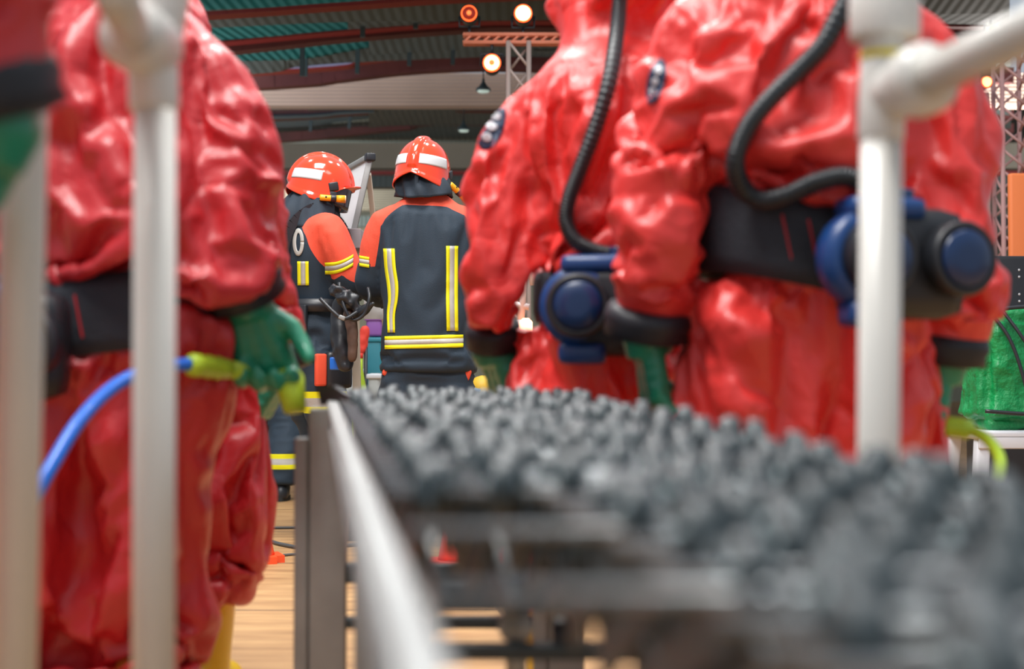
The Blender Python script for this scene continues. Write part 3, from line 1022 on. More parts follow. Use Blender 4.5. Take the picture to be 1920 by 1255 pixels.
# legs
def leg_set(dd, xa, xb, zs=(.40, .30)):
    for x in (xa, xb):
        mb = MB()
        mb.box((x, dd, (cz(dd) - .02 + .12) / 2 + .0), (.075, .04, cz(dd) - .14), 0, bev=.006)
        mb.box((x - .052, dd - .01, (cz(dd) + .12) / 2 - .06), (.028, .03, cz(dd) - .16), 0, bev=.005)
        lg = mb.build('leg', M_alu, cv)
        mb = MB()
        mb.box((x - .02, dd, .105), (.05, .045, .06), 0, bev=.008)
        mb.tube([(x - .04, dd, .05), (x + .0, dd, .05)], .048, 24)
        mb.build('caster', M_dark, lg)
        mb = MB(); mb.cyl((x - .075, dd - .03, .115), (x - .075, dd + .01, .115), .028, n=14, bev=.005)
        mb.build('knob', M_dark, lg)
    mb = MB()
    for z, h in ((zs[0], .04), (zs[1], .022)):
        mb.beam((xa, dd, z), (xb, dd, z), .03, h, bev=.004)
    mb.build('crossbar', M_wheel, cv)


leg_set(2.90, xl(2.90) - .022, xr_(2.90) - .03)
leg_set(1.95, xl(1.95) + .07, xr_(1.95) - .03, (.50, .425))
mb = MB()
mb.cyl((W(968, 1080, 2.0).x, 1.99, .62), (W(968, 1080, 2.0).x, 1.99, .20), .015, n=18)
mb.build('centre_strut', M_alud, cv)
mb = MB()
c = W(968, 1170, 1.965)
mb.box(c, (.042, .042, .034), 0, bev=.005); mb.box(c + Vector((0, -.02, 0)), (.05, .012, .012), 0, bev=.003)
mb.build('clamp', M_alu, cv)
mb = MB()
mb.cyl(W(1035, 1190, 1.97), W(1070, 1190, 1.97), .027, n=20, bev=.005)
mb.build('adjuster_knob', M_dark, cv)
# black strap at the far left corner
mb = MB()
P_ = spline([tuple(W(602, 745, 2.9)), tuple(W(625, 740, 2.88)), tuple(W(650, 754, 2.84)), tuple(W(690, 772, 2.75)), tuple(W(745, 768, 2.7))], 24)
for i in range(23): mb.beam(P_[i], P_[i + 1], .012, .035)
mb.build('strap', M_dark, cv)

# ------------------------------------------------------------------ cones, cables
def cone(label, loc, m, s=.19, h=.42, rz=0, name='traffic_cone'):
    t = empty(name, loc, rz); tag(t, label, 'cone')
    mb = MB()
    bm = bmesh.new(); bmesh.ops.create_cube(bm, size=1)
    for v in bm.verts: v.co = Vector((v.co.x * s * 2, v.co.y * s * 2, v.co.z * .03 + .015))
    bmesh.ops.bevel(bm, geom=[e for e in bm.edges if abs(e.verts[0].co.z - e.verts[1].co.z) > .01], offset=s * .35, segments=2, affect='EDGES')
    mb.frombm(bm); mb.build('base', m, t)
    mb = MB(); mb.lathe([(s * .74, .028), (s * .7, .045), (s * .17, h), (s * .12, h + .004)], 36); mb.build('body', m, t)
    return t


g = W(862, 1056, 6.0); cone('red cone standing on the boards, seen through the conveyor frame', (g.x, 6.0, 0), M_coner, .125, .42, .0)
g = W(468, 1050, 6.0); cone('orange cone half hidden behind the left red trouser leg', (g.x, 6.15, 0), M_cone, .115, .3, .35)


def cable(label, pix, r=.008, name='floor_cable'):
    pts = []
    for px, py in pix:
        d_ = (CAMZ - r) * F / (py - HZ); pts.append(((px - 960) * d_ / F, d_, r))
    P_ = spline(pts, 60)
    P_[:, 2] = r
    mb = MB(); mb.tube([Vector(p) for p in P_], r, 10)
    tag(mb.build(name, M_cable), label, 'cable')


cable('straight dark cable lying across the boards, farthest of three', [(380, 990), (460, 990), (520, 989), (600, 988), (700, 986)], .007)
cable('grey curved cable lying on the boards between the other two', [(380, 1000), (450, 1006), (495, 1011), (535, 1021), (580, 1026), (680, 1020)], .009)
cable('dark cable on the boards, nearest of three', [(380, 1046), (460, 1044), (520, 1041), (560, 1038), (640, 1036)], .006)

# ------------------------------------------------------------------ firefighters
def mask_mat(name, layers, base):
    """cloth whose colour switches where a stored distance changes sign; layers: (attribute, colour)"""
    m, N, L, b = nmat(name)
    col = N.new('ShaderNodeRGB'); col.outputs[0].default_value = (*base, 1); cur = col.outputs[0]
    for at, cl in layers:
        a = N.new('ShaderNodeAttribute'); a.attribute_name = at
        g_ = N.new('ShaderNodeMath'); g_.operation = 'GREATER_THAN'; g_.inputs[1].default_value = 0
        L.new(a.outputs['Fac'], g_.inputs[0])
        mx = N.new('ShaderNodeMix'); mx.data_type = 'RGBA'; L.new(g_.outputs[0], mx.inputs[0]); L.new(cur, mx.inputs[6]); mx.inputs[7].default_value = (*cl, 1)
        cur = mx.outputs[2]
    tc = N.new('ShaderNodeTexCoord'); n = N.new('ShaderNodeTexNoise'); n.inputs['Scale'].default_value = 7; n.inputs['Detail'].default_value = 6
    L.new(tc.outputs['Object'], n.inputs['Vector'])
    mr = N.new('ShaderNodeMapRange'); mr.inputs['To Min'].default_value = .8; mr.inputs['To Max'].default_value = 1.2; L.new(n.outputs['Fac'], mr.inputs['Value'])
    vm = N.new('ShaderNodeVectorMath'); vm.operation = 'SCALE'; L.new(cur, vm.inputs[0]); L.new(mr.outputs[0], vm.inputs['Scale'])
    L.new(vm.outputs[0], b.inputs['Base Color'])
    b.inputs['Roughness'].default_value = .75; b.inputs['Sheen Weight'].default_value = .04
    n2 = N.new('ShaderNodeTexNoise'); n2.inputs['Scale'].default_value = 260; L.new(tc.outputs['Object'], n2.inputs['Vector'])
    bp = N.new('ShaderNodeBump'); bp.inputs['Strength'].default_value = .3; bp.inputs['Distance'].default_value = .004
    L.new(n2.outputs['Fac'], bp.inputs['Height']); L.new(bp.outputs['Normal'], b.inputs['Normal'])
    return m


NAVY = (.012, .027, .046); ORG = (.80, .085, .04)
M_jacket = mask_mat('firefighter jacket cloth', [('orange', ORG)], NAVY)


def setattr_f(me, name, vals):
    a = me.attributes.new(name, 'FLOAT', 'POINT'); a.data.foreach_set('value', np.ascontiguousarray(vals, dtype=np.float32))


def inner_body(P, hands, head, hyaw=0.0, k=.03):
    """one continuous skin figure: trunk, limbs, hands and head"""
    mb = MB()
    torso_rings(mb, [(z, cx, cy, rx - k, ry - k) for z, cx, cy, rx, ry in P['torso']])
    for s in ('L', 'R'):
        limb(mb, [p for p, r in P['arm' + s]], [max(.036, r * .62) for p, r in P['arm' + s]])
        limb(mb, [p for p, r in P['leg' + s]] , [r * .62 for p, r in P['leg' + s]])
    hx, hy, hz = head
    c, s = math.cos(hyaw), math.sin(hyaw)
    f = Vector((-s, c, 0)); r_ = Vector((c, s, 0)); h = Vector(head)
    mb.tube([h + Vector((0, -.02, -.26)), h + Vector((0, -.01, -.05))], [.065, .06], 16)
    mb.ellipsoid(h, (.077, .098, .115), 24, rot=(0, 0, hyaw))
    mb.ellipsoid(h + f * .045 + Vector((0, 0, -.065)), (.052, .055, .055), 16, rot=(0, 0, hyaw))
    mb.tube([h + f * .092 + Vector((0, 0, .02)), h + f * .118 + Vector((0, 0, -.022)), h + f * .1 + Vector((0, 0, -.035))], [.010, .017, .014], 10)
    mb.ellipsoid(h + f * .096 + Vector((0, 0, -.06)), (.028, .012, .010), 12, rot=(0, 0, hyaw))
    for q in (-1, 1):
        mb.ellipsoid(h + r_ * q * .079 + f * -.005 + Vector((0, 0, -.01)), (.010, .02, .032), 12, rot=(0, 0, hyaw))
        mb.ellipsoid(h + r_ * q * .032 + f * .082 + Vector((0, 0, .018)), (.02, .016, .012), 12, rot=(0, 0, hyaw))
    me = remesh(mb.mesh(), .011, 3)
    return me


def helmet(parent, loc, yaw, pitch=0.0, roll=0.0, torch=True):
    h = empty('helmet', loc); h.parent = parent
    h.rotation_euler = (pitch, roll, yaw); h.scale = (.93, .93, .95)
    M_ = {}
    nA, nV = 96, 34
    def surf(a, v, off=0.0):
        # a: azimuth with 0 = front (+y); v 0 top .. 1 lower rim
        f = math.cos(a); s = math.sin(a)
        back = max(0, -f); front = max(0, f)
        low = -.05 * back ** .8 - .098 * (1 - abs(f)) ** .6 * (1 - front) + .035 * front ** 1.5
        if f > 0: low += -.068 * (1 - f) * 0.0
        rx, ry, hz = .128, .158, .150
        vv = min(v / .62, 1.0)
        th = vv * PI / 2
        rr = math.sin(th); z = hz * math.cos(th)
        if v > .62:
            t = (v - .62) / .38
            z = low * t
            rr = 1 + .015 * math.sin(t * PI * .5) + (.035 * back + .02 * (1 - back)) * t ** 2 - .05 * t * front
            if t > .70: rr += .014
        p = Vector((rx * s * rr, ry * f * rr, z))
        # front peak
        if f > .5 and v > .62:
            p.y += .05 * ((f - .5) / .5) * ((v - .62) / .38)
        # crest along the middle
        cw = 1 / (1 + math.exp((abs(p.x) - .020) / .0022))
        up = max(0, min(1, (v * -1 + .80) / .12))
        n = Vector((p.x / rx ** 2, p.y / ry ** 2, max(p.z, 0) / hz ** 2)).normalized()
        p += n * (.013 * cw * up + off)
        return p
    mb = MB(); vs = []; fs = []
    for i in range(nV + 1):
        for k in range(nA):
            vs.append(surf(2 * PI * k / nA, max(i / nV, .004)))
    for i in range(nV):
        for k in range(nA):
            k2 = (k + 1) % nA
            fs.append((i * nA + k, i * nA + k2, (i + 1) * nA + k2, (i + 1) * nA + k))
    # roof closing
    fs.append(tuple(range(nA)))
    mb.add(vs, fs, 0, True)
    o = mb.build('shell', M_helmet, h)
    sd = o.modifiers.new('s', 'SOLIDIFY'); sd.thickness = .006; sd.offset = -1 if False else 1
    bpy.context.view_layer.update()
    # white stickers round the sides and the back
    for a0, a1 in ((math.radians(98), math.radians(166)), (math.radians(194), math.radians(262))):
        sb = MB(); n, m_ = 26, 6; vs = []; fs = []
        for i in range(m_ + 1):
            for k in range(n + 1):
                a = a0 + (a1 - a0) * k / n
                back = max(0, -math.cos(a))
                v = .50 + .135 * i / m_ - .02 * (1 - back)
                vs.append(surf(a, v, .0082))
        for i in range(m_):
            for k in range(n):
                q = i * (n + 1) + k; fs.append((q, q + 1, q + n + 2, q + n + 1))
        sb.add(vs, fs, 0, True)
        so = sb.build('reflective_sticker', M_hwhite, h)
        sdd = so.modifiers.new('s', 'SOLIDIFY'); sdd.thickness = .001
    # visor hinge and smoked visor
    for s in (-1, 1):
        vb = MB()
        vb.box((s * .131, .045, -.012), (.014, .05, .045), 0, bev=.008, rot=(0.4, 0, 0))
        vb.box((s * .128, .05, -.06), (.016, .04, .05), 0, bev=.008)
        vb.build('visor_hinge', M_dark, h)
    vb = MB(); vs = []; fs = []
    n = 30
    for i in range(7):
        for k in range(n + 1):
            a = math.radians(-74 + 148 * k / n)
            z = .012 - .115 * i / 6
            vs.append((.128 * math.sin(a) * 1.0, .168 * math.cos(a) - .004, z))
    for i in range(6):
        for k in range(n):
            q = i * (n + 1) + k; fs.append((q, q + 1, q + n + 2, q + n + 1))
    vb.add(vs, fs, 0, True); vo = vb.build('visor', M_visor_c, h)
    vo.modifiers.new('s', 'SOLIDIFY').thickness = .003
    if torch:
        s = 1
        a = Vector((s * .152, -.015, -.085)); dv = Vector((s * .10, 1, .16)).normalized()
        if torch == 'wide': dv = Vector((.55, .75, -.45)).normalized(); a = Vector((.142, .02, -.06))
        tb = MB()
        tb.cyl(a, a + dv * .075, .0155, n=20, bev=.004)
        to = tb.build('torch', M_torchy, h)
        tb = MB(); tb.cyl(a + dv * .055, a + dv * .083, .0185, n=20, bev=.003); tb.cyl(a + dv * .025 + Vector((.0, 0, .0)), a + dv * .0251, .0162, n=10)
        tb.ellipsoid(a + dv * .03 + Vector((.015, -.002, .003)), (.005, .005, .005), 8)
        tb.build('torch_ring', M_dark, to)
        tb = MB(); tb.cyl(a + dv * .083, a + dv * .125, .017, .020, n=22)
        tb.build('torch_head', M_torchy, to)
        tb = MB(); tb.cyl(a + dv * .124, a + dv * .131, .019, n=22, bev=.002)
        tb.build('torch_lens', M_lens, to)
    return h





def jacket(P, root, seed, hem):
    mb = MB()
    torso_rings(mb, P['jtorso'])
    for s in ('L', 'R'):
        limb(mb, [p for p, r in P['arm' + s]], [r for p, r in P['arm' + s]])
    me = remesh(mb.mesh(), .014, 3)
    body = None
    mb = MB(); torso_rings(mb, [(z, cx, cy, rx - .025, ry - .025) for z, cx, cy, rx, ry in P['jtorso']])
    for s in ('L', 'R'):
        limb(mb, [p for p, r in P['arm' + s]], [r - .02 for p, r in P['arm' + s]])
    body = remesh(mb.mesh(), .025, 2)
    rest = co(me).copy()
    nn = nor(me)
    setco(me, rest + nn * ((vnoise(rest * 9 + seed) - .5) * .02)[:, None])
    pin = np.zeros(len(rest)); pin[rest[:, 2] > P['pinz']] = 1; pin[rest[:, 2] < hem + .03] = 1
    for s in ('L', 'R'):
        wv = np.array(P['arm' + s][-1][0]); pin[np.linalg.norm(rest - wv, axis=1) < .09] = 1
    out = cloth(me, pin, body, 16, .012, bend=3, grav=.3, tension=25)
    return out, rest


def arm_dist(rest, A):
    best = np.full(len(rest), 9.0); tt = np.zeros(len(rest)); L = 0
    pts = [np.array(p) for p, r in A]
    for a, b in zip(pts[1:-1], pts[2:]):
        l = np.linalg.norm(b - a)
        t = np.clip(((rest - a) @ (b - a)) / l ** 2, 0, 1)
        dd = np.linalg.norm(rest - (a + t[:, None] * (b - a)), axis=1)
        q = dd < best; best[q] = dd[q]; tt[q] = (L + t * l)[q]; L += l
    return best, tt


def tri_stripe(parent, bvh, rows_at, name='reflective_stripe', inv=None, d=(0, 1, 0), start=1.0, cuts=(0, .3, .7, 1), cast='cam'):
    """rows_at(w, n) gives the points of a line across the width w in 0..1"""
    mb = MB()
    for i, mi in ((0, 0), (1, 1), (2, 0)):
        rows = [rows_at(cuts[i] + (cuts[i + 1] - cuts[i]) * k / 2) for k in range(3)]
        v, f = patch(bvh, rows, .005, .004, 'cam', start, inv)
        mb.add(v, f, mi, True)
    return mb.build(name, [M_fy, M_fs], parent)


def trousers(root, P, m, seed=0, bands=(), name='trousers'):
    mb = MB()
    torso_rings(mb, P['ttorso'])
    for s in ('L', 'R'):
        limb(mb, [p for p, r in P['leg' + s]], [r for p, r in P['leg' + s]])
    me = remesh(mb.mesh(), .012, 3)
    c_ = co(me); nn = nor(me)
    n1 = vnoise(c_ * np.array([7, 7, 14]) + seed) - .5; n2 = 1 - 2 * np.abs(vnoise(c_ * np.array([9, 9, 22]) + seed * 2) - .5)
    setco(me, c_ + nn * (n1 * .02 + (n2 - .6) * .012)[:, None])
    setattr_f(me, 'yel', np.max([np.minimum(c_[:, 2] - a, b - c_[:, 2]) for a, b in bands], axis=0) if bands else c_[:, 2] * 0 - 1)
    setattr_f(me, 'sil', np.max([np.minimum(c_[:, 2] - a - (b - a) * .3, b - (b - a) * .3 - c_[:, 2]) for a, b in bands], axis=0) if bands else c_[:, 2] * 0 - 1)
    return link(name, me, m, root)


M_trous = mask_mat('firefighter trouser cloth', [('yel', (.86, .80, .0)), ('sil', (.47, .45, .42))], NAVY)


def boots_black(root, P, mm=None):
    for x, y, yw in P['feet']:
        bme, so = boot_mesh(x, y, .30, yw, .072)
        bo = link('boot', bme, M_dark, root); so.build('sole', M_sole, bo)


def neck_cloth(root, head, r0=.135, z0=-.05, z1=-.21, r1=.16, yaw=0.0, lean=(0, -.03), seed=1):
    mb = MB(); n = 72; vs = []; fs = []; K = 14
    for i in range(K):
        t = i / (K - 1)
        for k in range(n):
            a = 2 * PI * k / n
            r = r0 + (r1 - r0) * t ** .9 + .010 * math.sin(5 * a + seed + 3 * t) * t + .007 * math.sin(11 * a + seed * 2 - 4 * t) + .012 * math.sin(t * PI)
            vs.append((head[0] + lean[0] * t + r * math.cos(a) * .95, head[1] + lean[1] * t + r * math.sin(a), head[2] + z0 + (z1 - z0) * t + .012 * math.sin(2 * a + seed) * t))
    for i in range(K - 1):
        for k in range(n):
            k2 = (k + 1) % n; fs.append((i * n + k, (i + 1) * n + k, (i + 1) * n + k2, i * n + k2))
    mb.add(vs, fs, 0, True)
    o = mb.build('neck_protector', M_navy, root)
    o.modifiers.new('s', 'SOLIDIFY').thickness = .006
    return o


# --- right firefighter, back view
XR = (800 - 960) * 6.6 / F
RR = empty('person', (XR, 6.6, 0))
tag(RR, 'firefighter seen square from behind, navy jacket with orange yoke and upright yellow stripes', 'person', 'firefighters')
PR = dict(
    jtorso=[(.815, .005, 0, .222, .145), (.84, .005, 0, .226, .15), (1.0, .0, 0, .215, .15), (1.15, 0, 0, .205, .15), (1.32, 0, 0, .222, .152), (1.48, 0, -.005, .222, .145), (1.565, 0, 0, .185, .115), (1.615, 0, .01, .12, .09), (1.645, 0, .01, .085, .08)],
    torso=[(.76, 0, 0, .15, .11), (.90, 0, 0, .19, .14), (1.05, 0, 0, .17, .13), (1.3, 0, 0, .2, .14), (1.46, 0, 0, .18, .12), (1.54, 0, 0, .1, .08)],
    armL=[((-.10, 0, 1.50), .085), ((-.195, 0, 1.495), .086), ((-.262, .03, 1.30), .075), ((-.265, .08, 1.22), .072), ((-.20, .30, 1.18), .058)],
    armR=[((.10, 0, 1.50), .085), ((.195, 0, 1.495), .086), ((.262, .03, 1.30), .075), ((.27, .08, 1.22), .072), ((.22, .30, 1.16), .058)],
    ttorso=[(.70, 0, 0, .14, .11), (.78, 0, 0, .195, .13), (.88, 0, 0, .19, .13), (1.0, 0, 0, .18, .13)],
    legL=[((-.095, 0, .86), .12), ((-.115, 0, .65), .115), ((-.12, .02, .45), .10), ((-.125, 0, .18), .095)],
    legR=[((.095, 0, .86), .12), ((.115, 0, .65), .115), ((.12, .02, .45), .10), ((.125, 0, .18), .095)],
    feet=[(-.125, .0, .1), (.125, .0, -.1)], pinz=1.54)
me, rest = jacket(PR, RR, 3.0, .815)
x, y, z = rest.T
zl = 1.580 - .55 * np.clip(np.abs(x) - .10, 0, .08) - 1.4 * np.clip(np.abs(x) - .18, 0, 1)
yoke = z - zl
for A in (PR['armL'], PR['armR']):
    bd, tt = arm_dist(rest, A)
    sgn = -1 if A[0][0][0] < 0 else 1
    outer = sgn * (x - sgn * .215 - sgn * .03 * np.clip((1.47 - z) / .2, 0, 1))
    lim = np.where(tt < .19, np.minimum(outer, .20 - tt), -1)
    yoke = np.maximum(yoke, np.where((np.abs(x) > .19) & (bd < .13) & (z > 1.2), lim, -1))
setattr_f(me, 'orange', yoke)
JR = link('jacket', me, M_jacket, RR)
bR = bvh_of(JR); invR = RR.matrix_world.inverted()
s = F / 6.45
def back_line(pts):
    return lambda wv: [W(px + wv * wd, py, 6.2) for px, py, wd in pts]
tri_stripe(RR, bR, back_line([(719 + 0 * t, 466 + 0 * t, 0) and (px, py, wd) for px, py, wd in
    [tuple(q) for q in spline([(719, 466, 21), (721, 500, 21), (726, 535, 21), (728, 562, 18), (726, 590, 15), (727, 624, 14)], 26)] for t in (0,)]), inv=invR, d=(0, 1, .0))
tri_stripe(RR, bR, back_line([tuple(q) for q in spline([(836, 461, 22), (836, 510, 22), (836, 560, 22), (837, 621, 22)], 22)]), inv=invR, d=(0, 1, 0))
tri_stripe(RR, bR, lambda wv: [W(px, py + wv * 24, 6.2) for px, py in [(722 + 146 * i / 23, 631 - 3.5 * i / 23) for i in range(24)]], inv=invR, d=(0, 1, 0))
# band on the left sleeve
tri_stripe(RR, bR, lambda wv: [W(px, py + wv * 20, 6.2) for px, py in [(674 + 18 * i / 11, 479 + 3 * i / 11) for i in range(12)]], inv=invR, d=(0, 1, 0))
TR = trousers(RR, PR, M_trous, 2, bands=[(.42, .48)])
boots_black(RR, PR)
HR = (.005 - .025, .02, 1.725)
body = inner_body(PR, None, (HR[0], HR[1] + .01, HR[2] - .02), -.25)
link('body', body, M_skin, RR)
helmet(RR, (HR[0] + .0, HR[1], HR[2] + .035), math.radians(-16), math.radians(-6), math.radians(4), 'wide')
neck_cloth(RR, (HR[0], HR[1], HR[2]), .094, .03, -.10, .138, lean=(.01, -.02), seed=2)
mb = MB(); mb.box((HR[0] - .02, HR[1] - .145, HR[2] - .055), (.018, .012, .10), bev=.004); mb.build('neck_tab', M_navy, RR)
for px, w_, wd in ((872, .035, .05), (722, .022, .03)):
    p = W(px, 702 if px > 800 else 698, 6.5)
    mb = MB(); mb.box((p.x - XR, -.03, p.z), (wd, .10, .055 if px > 800 else .035), bev=.012, rot=(0, .3, 0)); mb.build('pocket_flap', M_orange, RR)
for s_, nm in ((-1, 'armL'), (1, 'armR')):
    a, b_ = [Vector(p) for p, r in PR[nm][-2:]]
    gm = glove_mesh(b_ + (b_ - a).normalized() * .03, (b_ - a), (0, 0, -1), s_, .6, gr=.045)
    link('glove', gm, M_dark, RR)
print('FFR', time.time() - T0, flush=True)

# --- left firefighter, turned to the right
XLf = (584 - 960) * 7.0 / F
RL = empty('person', (XLf, 7.0, 0), math.radians(-58))
tag(RL, 'firefighter turned right at the whiteboard, orange sleeve, number 0 on the back', 'person', 'firefighters')
PL = dict(
    jtorso=[(.83, .0, 0, .20, .15), (.86, .0, 0, .205, .155), (1.0, .0, 0, .185, .14), (1.13, 0, 0, .175, .135), (1.30, 0, -.01, .205, .15), (1.42, 0, -.02, .205, .145), (1.50, 0, -.01, .165, .12), (1.56, 0, .01, .09, .09), (1.59, 0, .02, .08, .08)],
    torso=[(.76, 0, 0, .14, .11), (.90, 0, 0, .17, .13), (1.05, 0, 0, .15, .12), (1.3, 0, 0, .18, .13), (1.42, 0, 0, .16, .12), (1.5, 0, 0, .1, .08)],
    armR=[((.10, 0, 1.44), .085), ((.18, .0, 1.44), .09), ((.235, .06, 1.29), .077), ((.245, .12, 1.20), .072), ((.20, .34, 1.21), .058)],
    armL=[((-.10, 0, 1.44), .085), ((-.18, 0, 1.44), .088), ((-.24, .04, 1.28), .075), ((-.245, .12, 1.20), .07), ((-.16, .34, 1.20), .058)],
    ttorso=[(.70, 0, 0, .13, .11), (.78, 0, 0, .185, .14), (.88, 0, 0, .185, .14), (1.0, 0, 0, .16, .12)],
    legL=[((-.09, 0, .86), .115), ((-.10, .04, .65), .105), ((-.095, .09, .45), .095), ((-.09, .09, .18), .09)],
    legR=[((.09, 0, .86), .115), ((.11, 0.02, .65), .105), ((.115, .07, .45), .095), ((.12, 0.08, .18), .09)],
    feet=[(-.09, .10, .0), (.12, 0.08, -.1)], pinz=1.47)
me, rest = jacket(PL, RL, 8.0, .83)
x, y, z = rest.T
yoke = z - (1.53 - 1.5 * np.clip(np.abs(x) - .10, 0, 1))
for A in (PL['armL'], PL['armR']):
    bd, tt = arm_dist(rest, A); sgn = -1 if A[0][0][0] < 0 else 1
    outer = sgn * x - .165 - .045 * np.clip((1.44 - z) / .2, 0, 1) + .25 * np.clip(y + .0, -.02, .05)
    yoke = np.maximum(yoke, np.where((np.abs(x) > .15) & (bd < .13) & (z > 1.16), np.minimum(outer, .195 - tt), -1))
setattr_f(me, 'orange', yoke)
JL = link('jacket', me, M_jacket, RL)
RL.scale = (1.035,) * 3
bL = bvh_of(JL); invL = RL.matrix_world.inverted()
# sleeve band, strips and the number on the back
tri_stripe(RL, bL, lambda wv: [W(px, py + wv * 22, 6.3) for px, py in [(609 + 52 * i / 15, 492 - 15 * i / 15 + 5 * math.sin(PI * i / 15)) for i in range(16)]], inv=invL)
tri_stripe(RL, bL, lambda wv: [W(557 + wv * 21 + .02 * (py - 490), py, 6.3) for py in [490 + 45 * i / 10 for i in range(11)]], inv=invL)
tri_stripe(RL, bL, lambda wv: [W(563 + wv * 12, py, 6.3) for py in [622 + 22 * i / 8 for i in range(9)]], inv=invL)
mb = MB()
rows = []
for k in range(4):
    q = .58 + .42 * k / 3
    rows.append([W(559 + (10.5 * q if k else 10.5 * .45) * math.cos(2 * PI * j / 32) * (.82 if k == 0 else 1) , 454 + 26 * (q if k else .66) * math.sin(2 * PI * j / 32), 6.3) for j in range(33)])
v, f = patch(bL, rows, .005, .003, 'cam', 1.0, invL); mb.add(v, f, 0, True)
mb.build('number_0', M_fs, RL)
TL = trousers(RL, PL, M_trous, 5, bands=[(.60, .70)])
boots_black(RL, PL)
HL = (.0, .045, 1.64)
body = inner_body(PL, None, HL, 0)
link('body', body, M_skin, RL)
helmet(RL, (HL[0], HL[1] - .0, HL[2] + .045), math.radians(-14), math.radians(-12), 0, True)
neck_cloth(RL, (HL[0], HL[1] - .035, HL[2]), .092, .015, -.165, .165, lean=(.0, -.06), seed=5)
mb = MB()
for i in range(20):                                         # shoulder strap of the harness
    pass
P_ = spline([(.10, -.20, 1.18), (.115, -.195, 1.34), (.12, -.15, 1.48), (.11, -.02, 1.565), (.11, .10, 1.49), (.10, .16, 1.35)], 26)
for i in range(25): mb.beam(P_[i], P_[i + 1], .045, .012, up=(1, 0, 0))
mb.build('shoulder_strap', M_dark, RL)
# belt with hanging straps
mb = MB(); n = 56; vs = []; fs = []
for k in range(n):
    a = 2 * PI * k / n
    for q, o_ in ((-.03, .0), (-.03, .012), (.03, .012), (.03, 0)):
        vs.append(((.19 + o_) * math.cos(a), (.155 + o_) * math.sin(a), 1.10 + q))
for k in range(n):
    for j in range(4):
        fs.append((k * 4 + j, ((k + 1) % n) * 4 + j, ((k + 1) % n) * 4 + (j + 1) % 4, k * 4 + (j + 1) % 4))
mb.add(vs, fs, 0, True); mb.box((.10, -.15, 1.10), (.06, .03, .075), bev=.006); mb.box((.16, -.115, .99), (.04, .02, .22), bev=.004, rot=(0, 0, .6))
mb.build('belt', M_dark, RL)
# pocket on the trousers, orange red flap
mb = MB(); mb.box((.215, -.05, .80), (.03, .055, .15), bev=.01); mb.build('pocket_flap', M_orange, RL)
mb = MB(); mb.box((.215, .04, .80), (.05, .13, .17), bev=.02); mb.build('pocket', M_dark, RL)
for s_, nm in ((-1, 'armL'), (1, 'armR')):
    a, b_ = [Vector(p) for p, r in PL[nm][-2:]]
    gm = glove_mesh(b_ + (b_ - a).normalized() * .03, (b_ - a) + Vector((0, 0, -.1)), (0, 0, -1), s_, .9, gr=.045)
    link('glove', gm, M_dark, RL)
bpy.context.view_layer.update()
print('FFL', time.time() - T0, flush=True)

# hanging gear in front of the left firefighter
def blob(pts, rad, m, name, label, cat, noise=.25, seed=0, parent=None, sc=30):
    mb = MB(); P_ = spline([tuple(p) + (r,) for p, r in zip(pts, rad)], 16)
    mb.tube([Vector(p[:3]) for p in P_], [p[3] for p in P_], 16)
    for p in (P_[0], P_[-1]): mb.ellipsoid(p[:3], (p[3],) * 3, 12)
    me = remesh(mb.mesh(), min(rad) * .28, 2)
    c_ = co(me); nn = nor(me)
    setco(me, c_ + nn * ((vnoise(c_ * sc + seed) - .5) * noise * max(rad))[:, None])
    o = link(name, me, m, parent)
    if label: tag(o, label, cat)
    return o


M_leather = mat('brown leather', (.09, .05, .035), .6, noise=.3, nscale=20)
gp = blob([W(640, 568, 6.6), W(638, 612, 6.6), W(642, 650, 6.58), W(648, 685, 6.56)], [.04, .045, .05, .035], M_dark, 'mask_pouch', 'long black pouch hanging at the front of the left firefighter', 'pouch', seed=3)
blob([W(655, 590, 6.52), W(661, 630, 6.5), W(660, 672, 6.5)], [.03, .026, .02], M_leather, 'brown_flap', None, None, seed=6, parent=gp)
ga = blob([W(628, 545, 6.5), W(650, 560, 6.5), W(668, 575, 6.5)], [.03, .045, .03], M_dark, 'breathing_mask', 'black breathing mask with hoses held between the two firefighters', 'mask', noise=.7, seed=9, sc=45)
blob([W(668, 590, 6.5), W(685, 580, 6.48), W(699, 570, 6.46)], [.022, .024, .010], M_dark, 'mask_cup', None, None, seed=2, parent=ga)
mb = MB()
P_ = spline([tuple(W(635, 530, 6.5)), tuple(W(645, 575, 6.46)), tuple(W(660, 600, 6.46)), tuple(W(682, 590, 6.46)), tuple(W(692, 560, 6.46)), tuple(W(690, 540, 6.5))], 40)
mb.tube([Vector(p) for p in P_], .008, 8)
P_ = spline([tuple(W(600, 560, 6.45)), tuple(W(625, 585, 6.42)), tuple(W(645, 598, 6.42)), tuple(W(670, 585, 6.46))], 30)
mb.tube([Vector(p) for p in P_], .009, 8)
mb.build('mask_hose', M_dark, ga)
mb = MB(); c = W(641, 596, 6.41); mb.box(c, (.03, .02, .02), bev=.005, rot=(0, .4, 0)); mb.build('buckle', M_alu, ga)
mb = MB(); c = W(629, 682, 6.62); mb.box(c, (.05, .04, .06), bev=.008); tag(mb.build('blue_pack', M_bluehose), 'small light blue packet at the left firefighter\'s hip', 'packet')

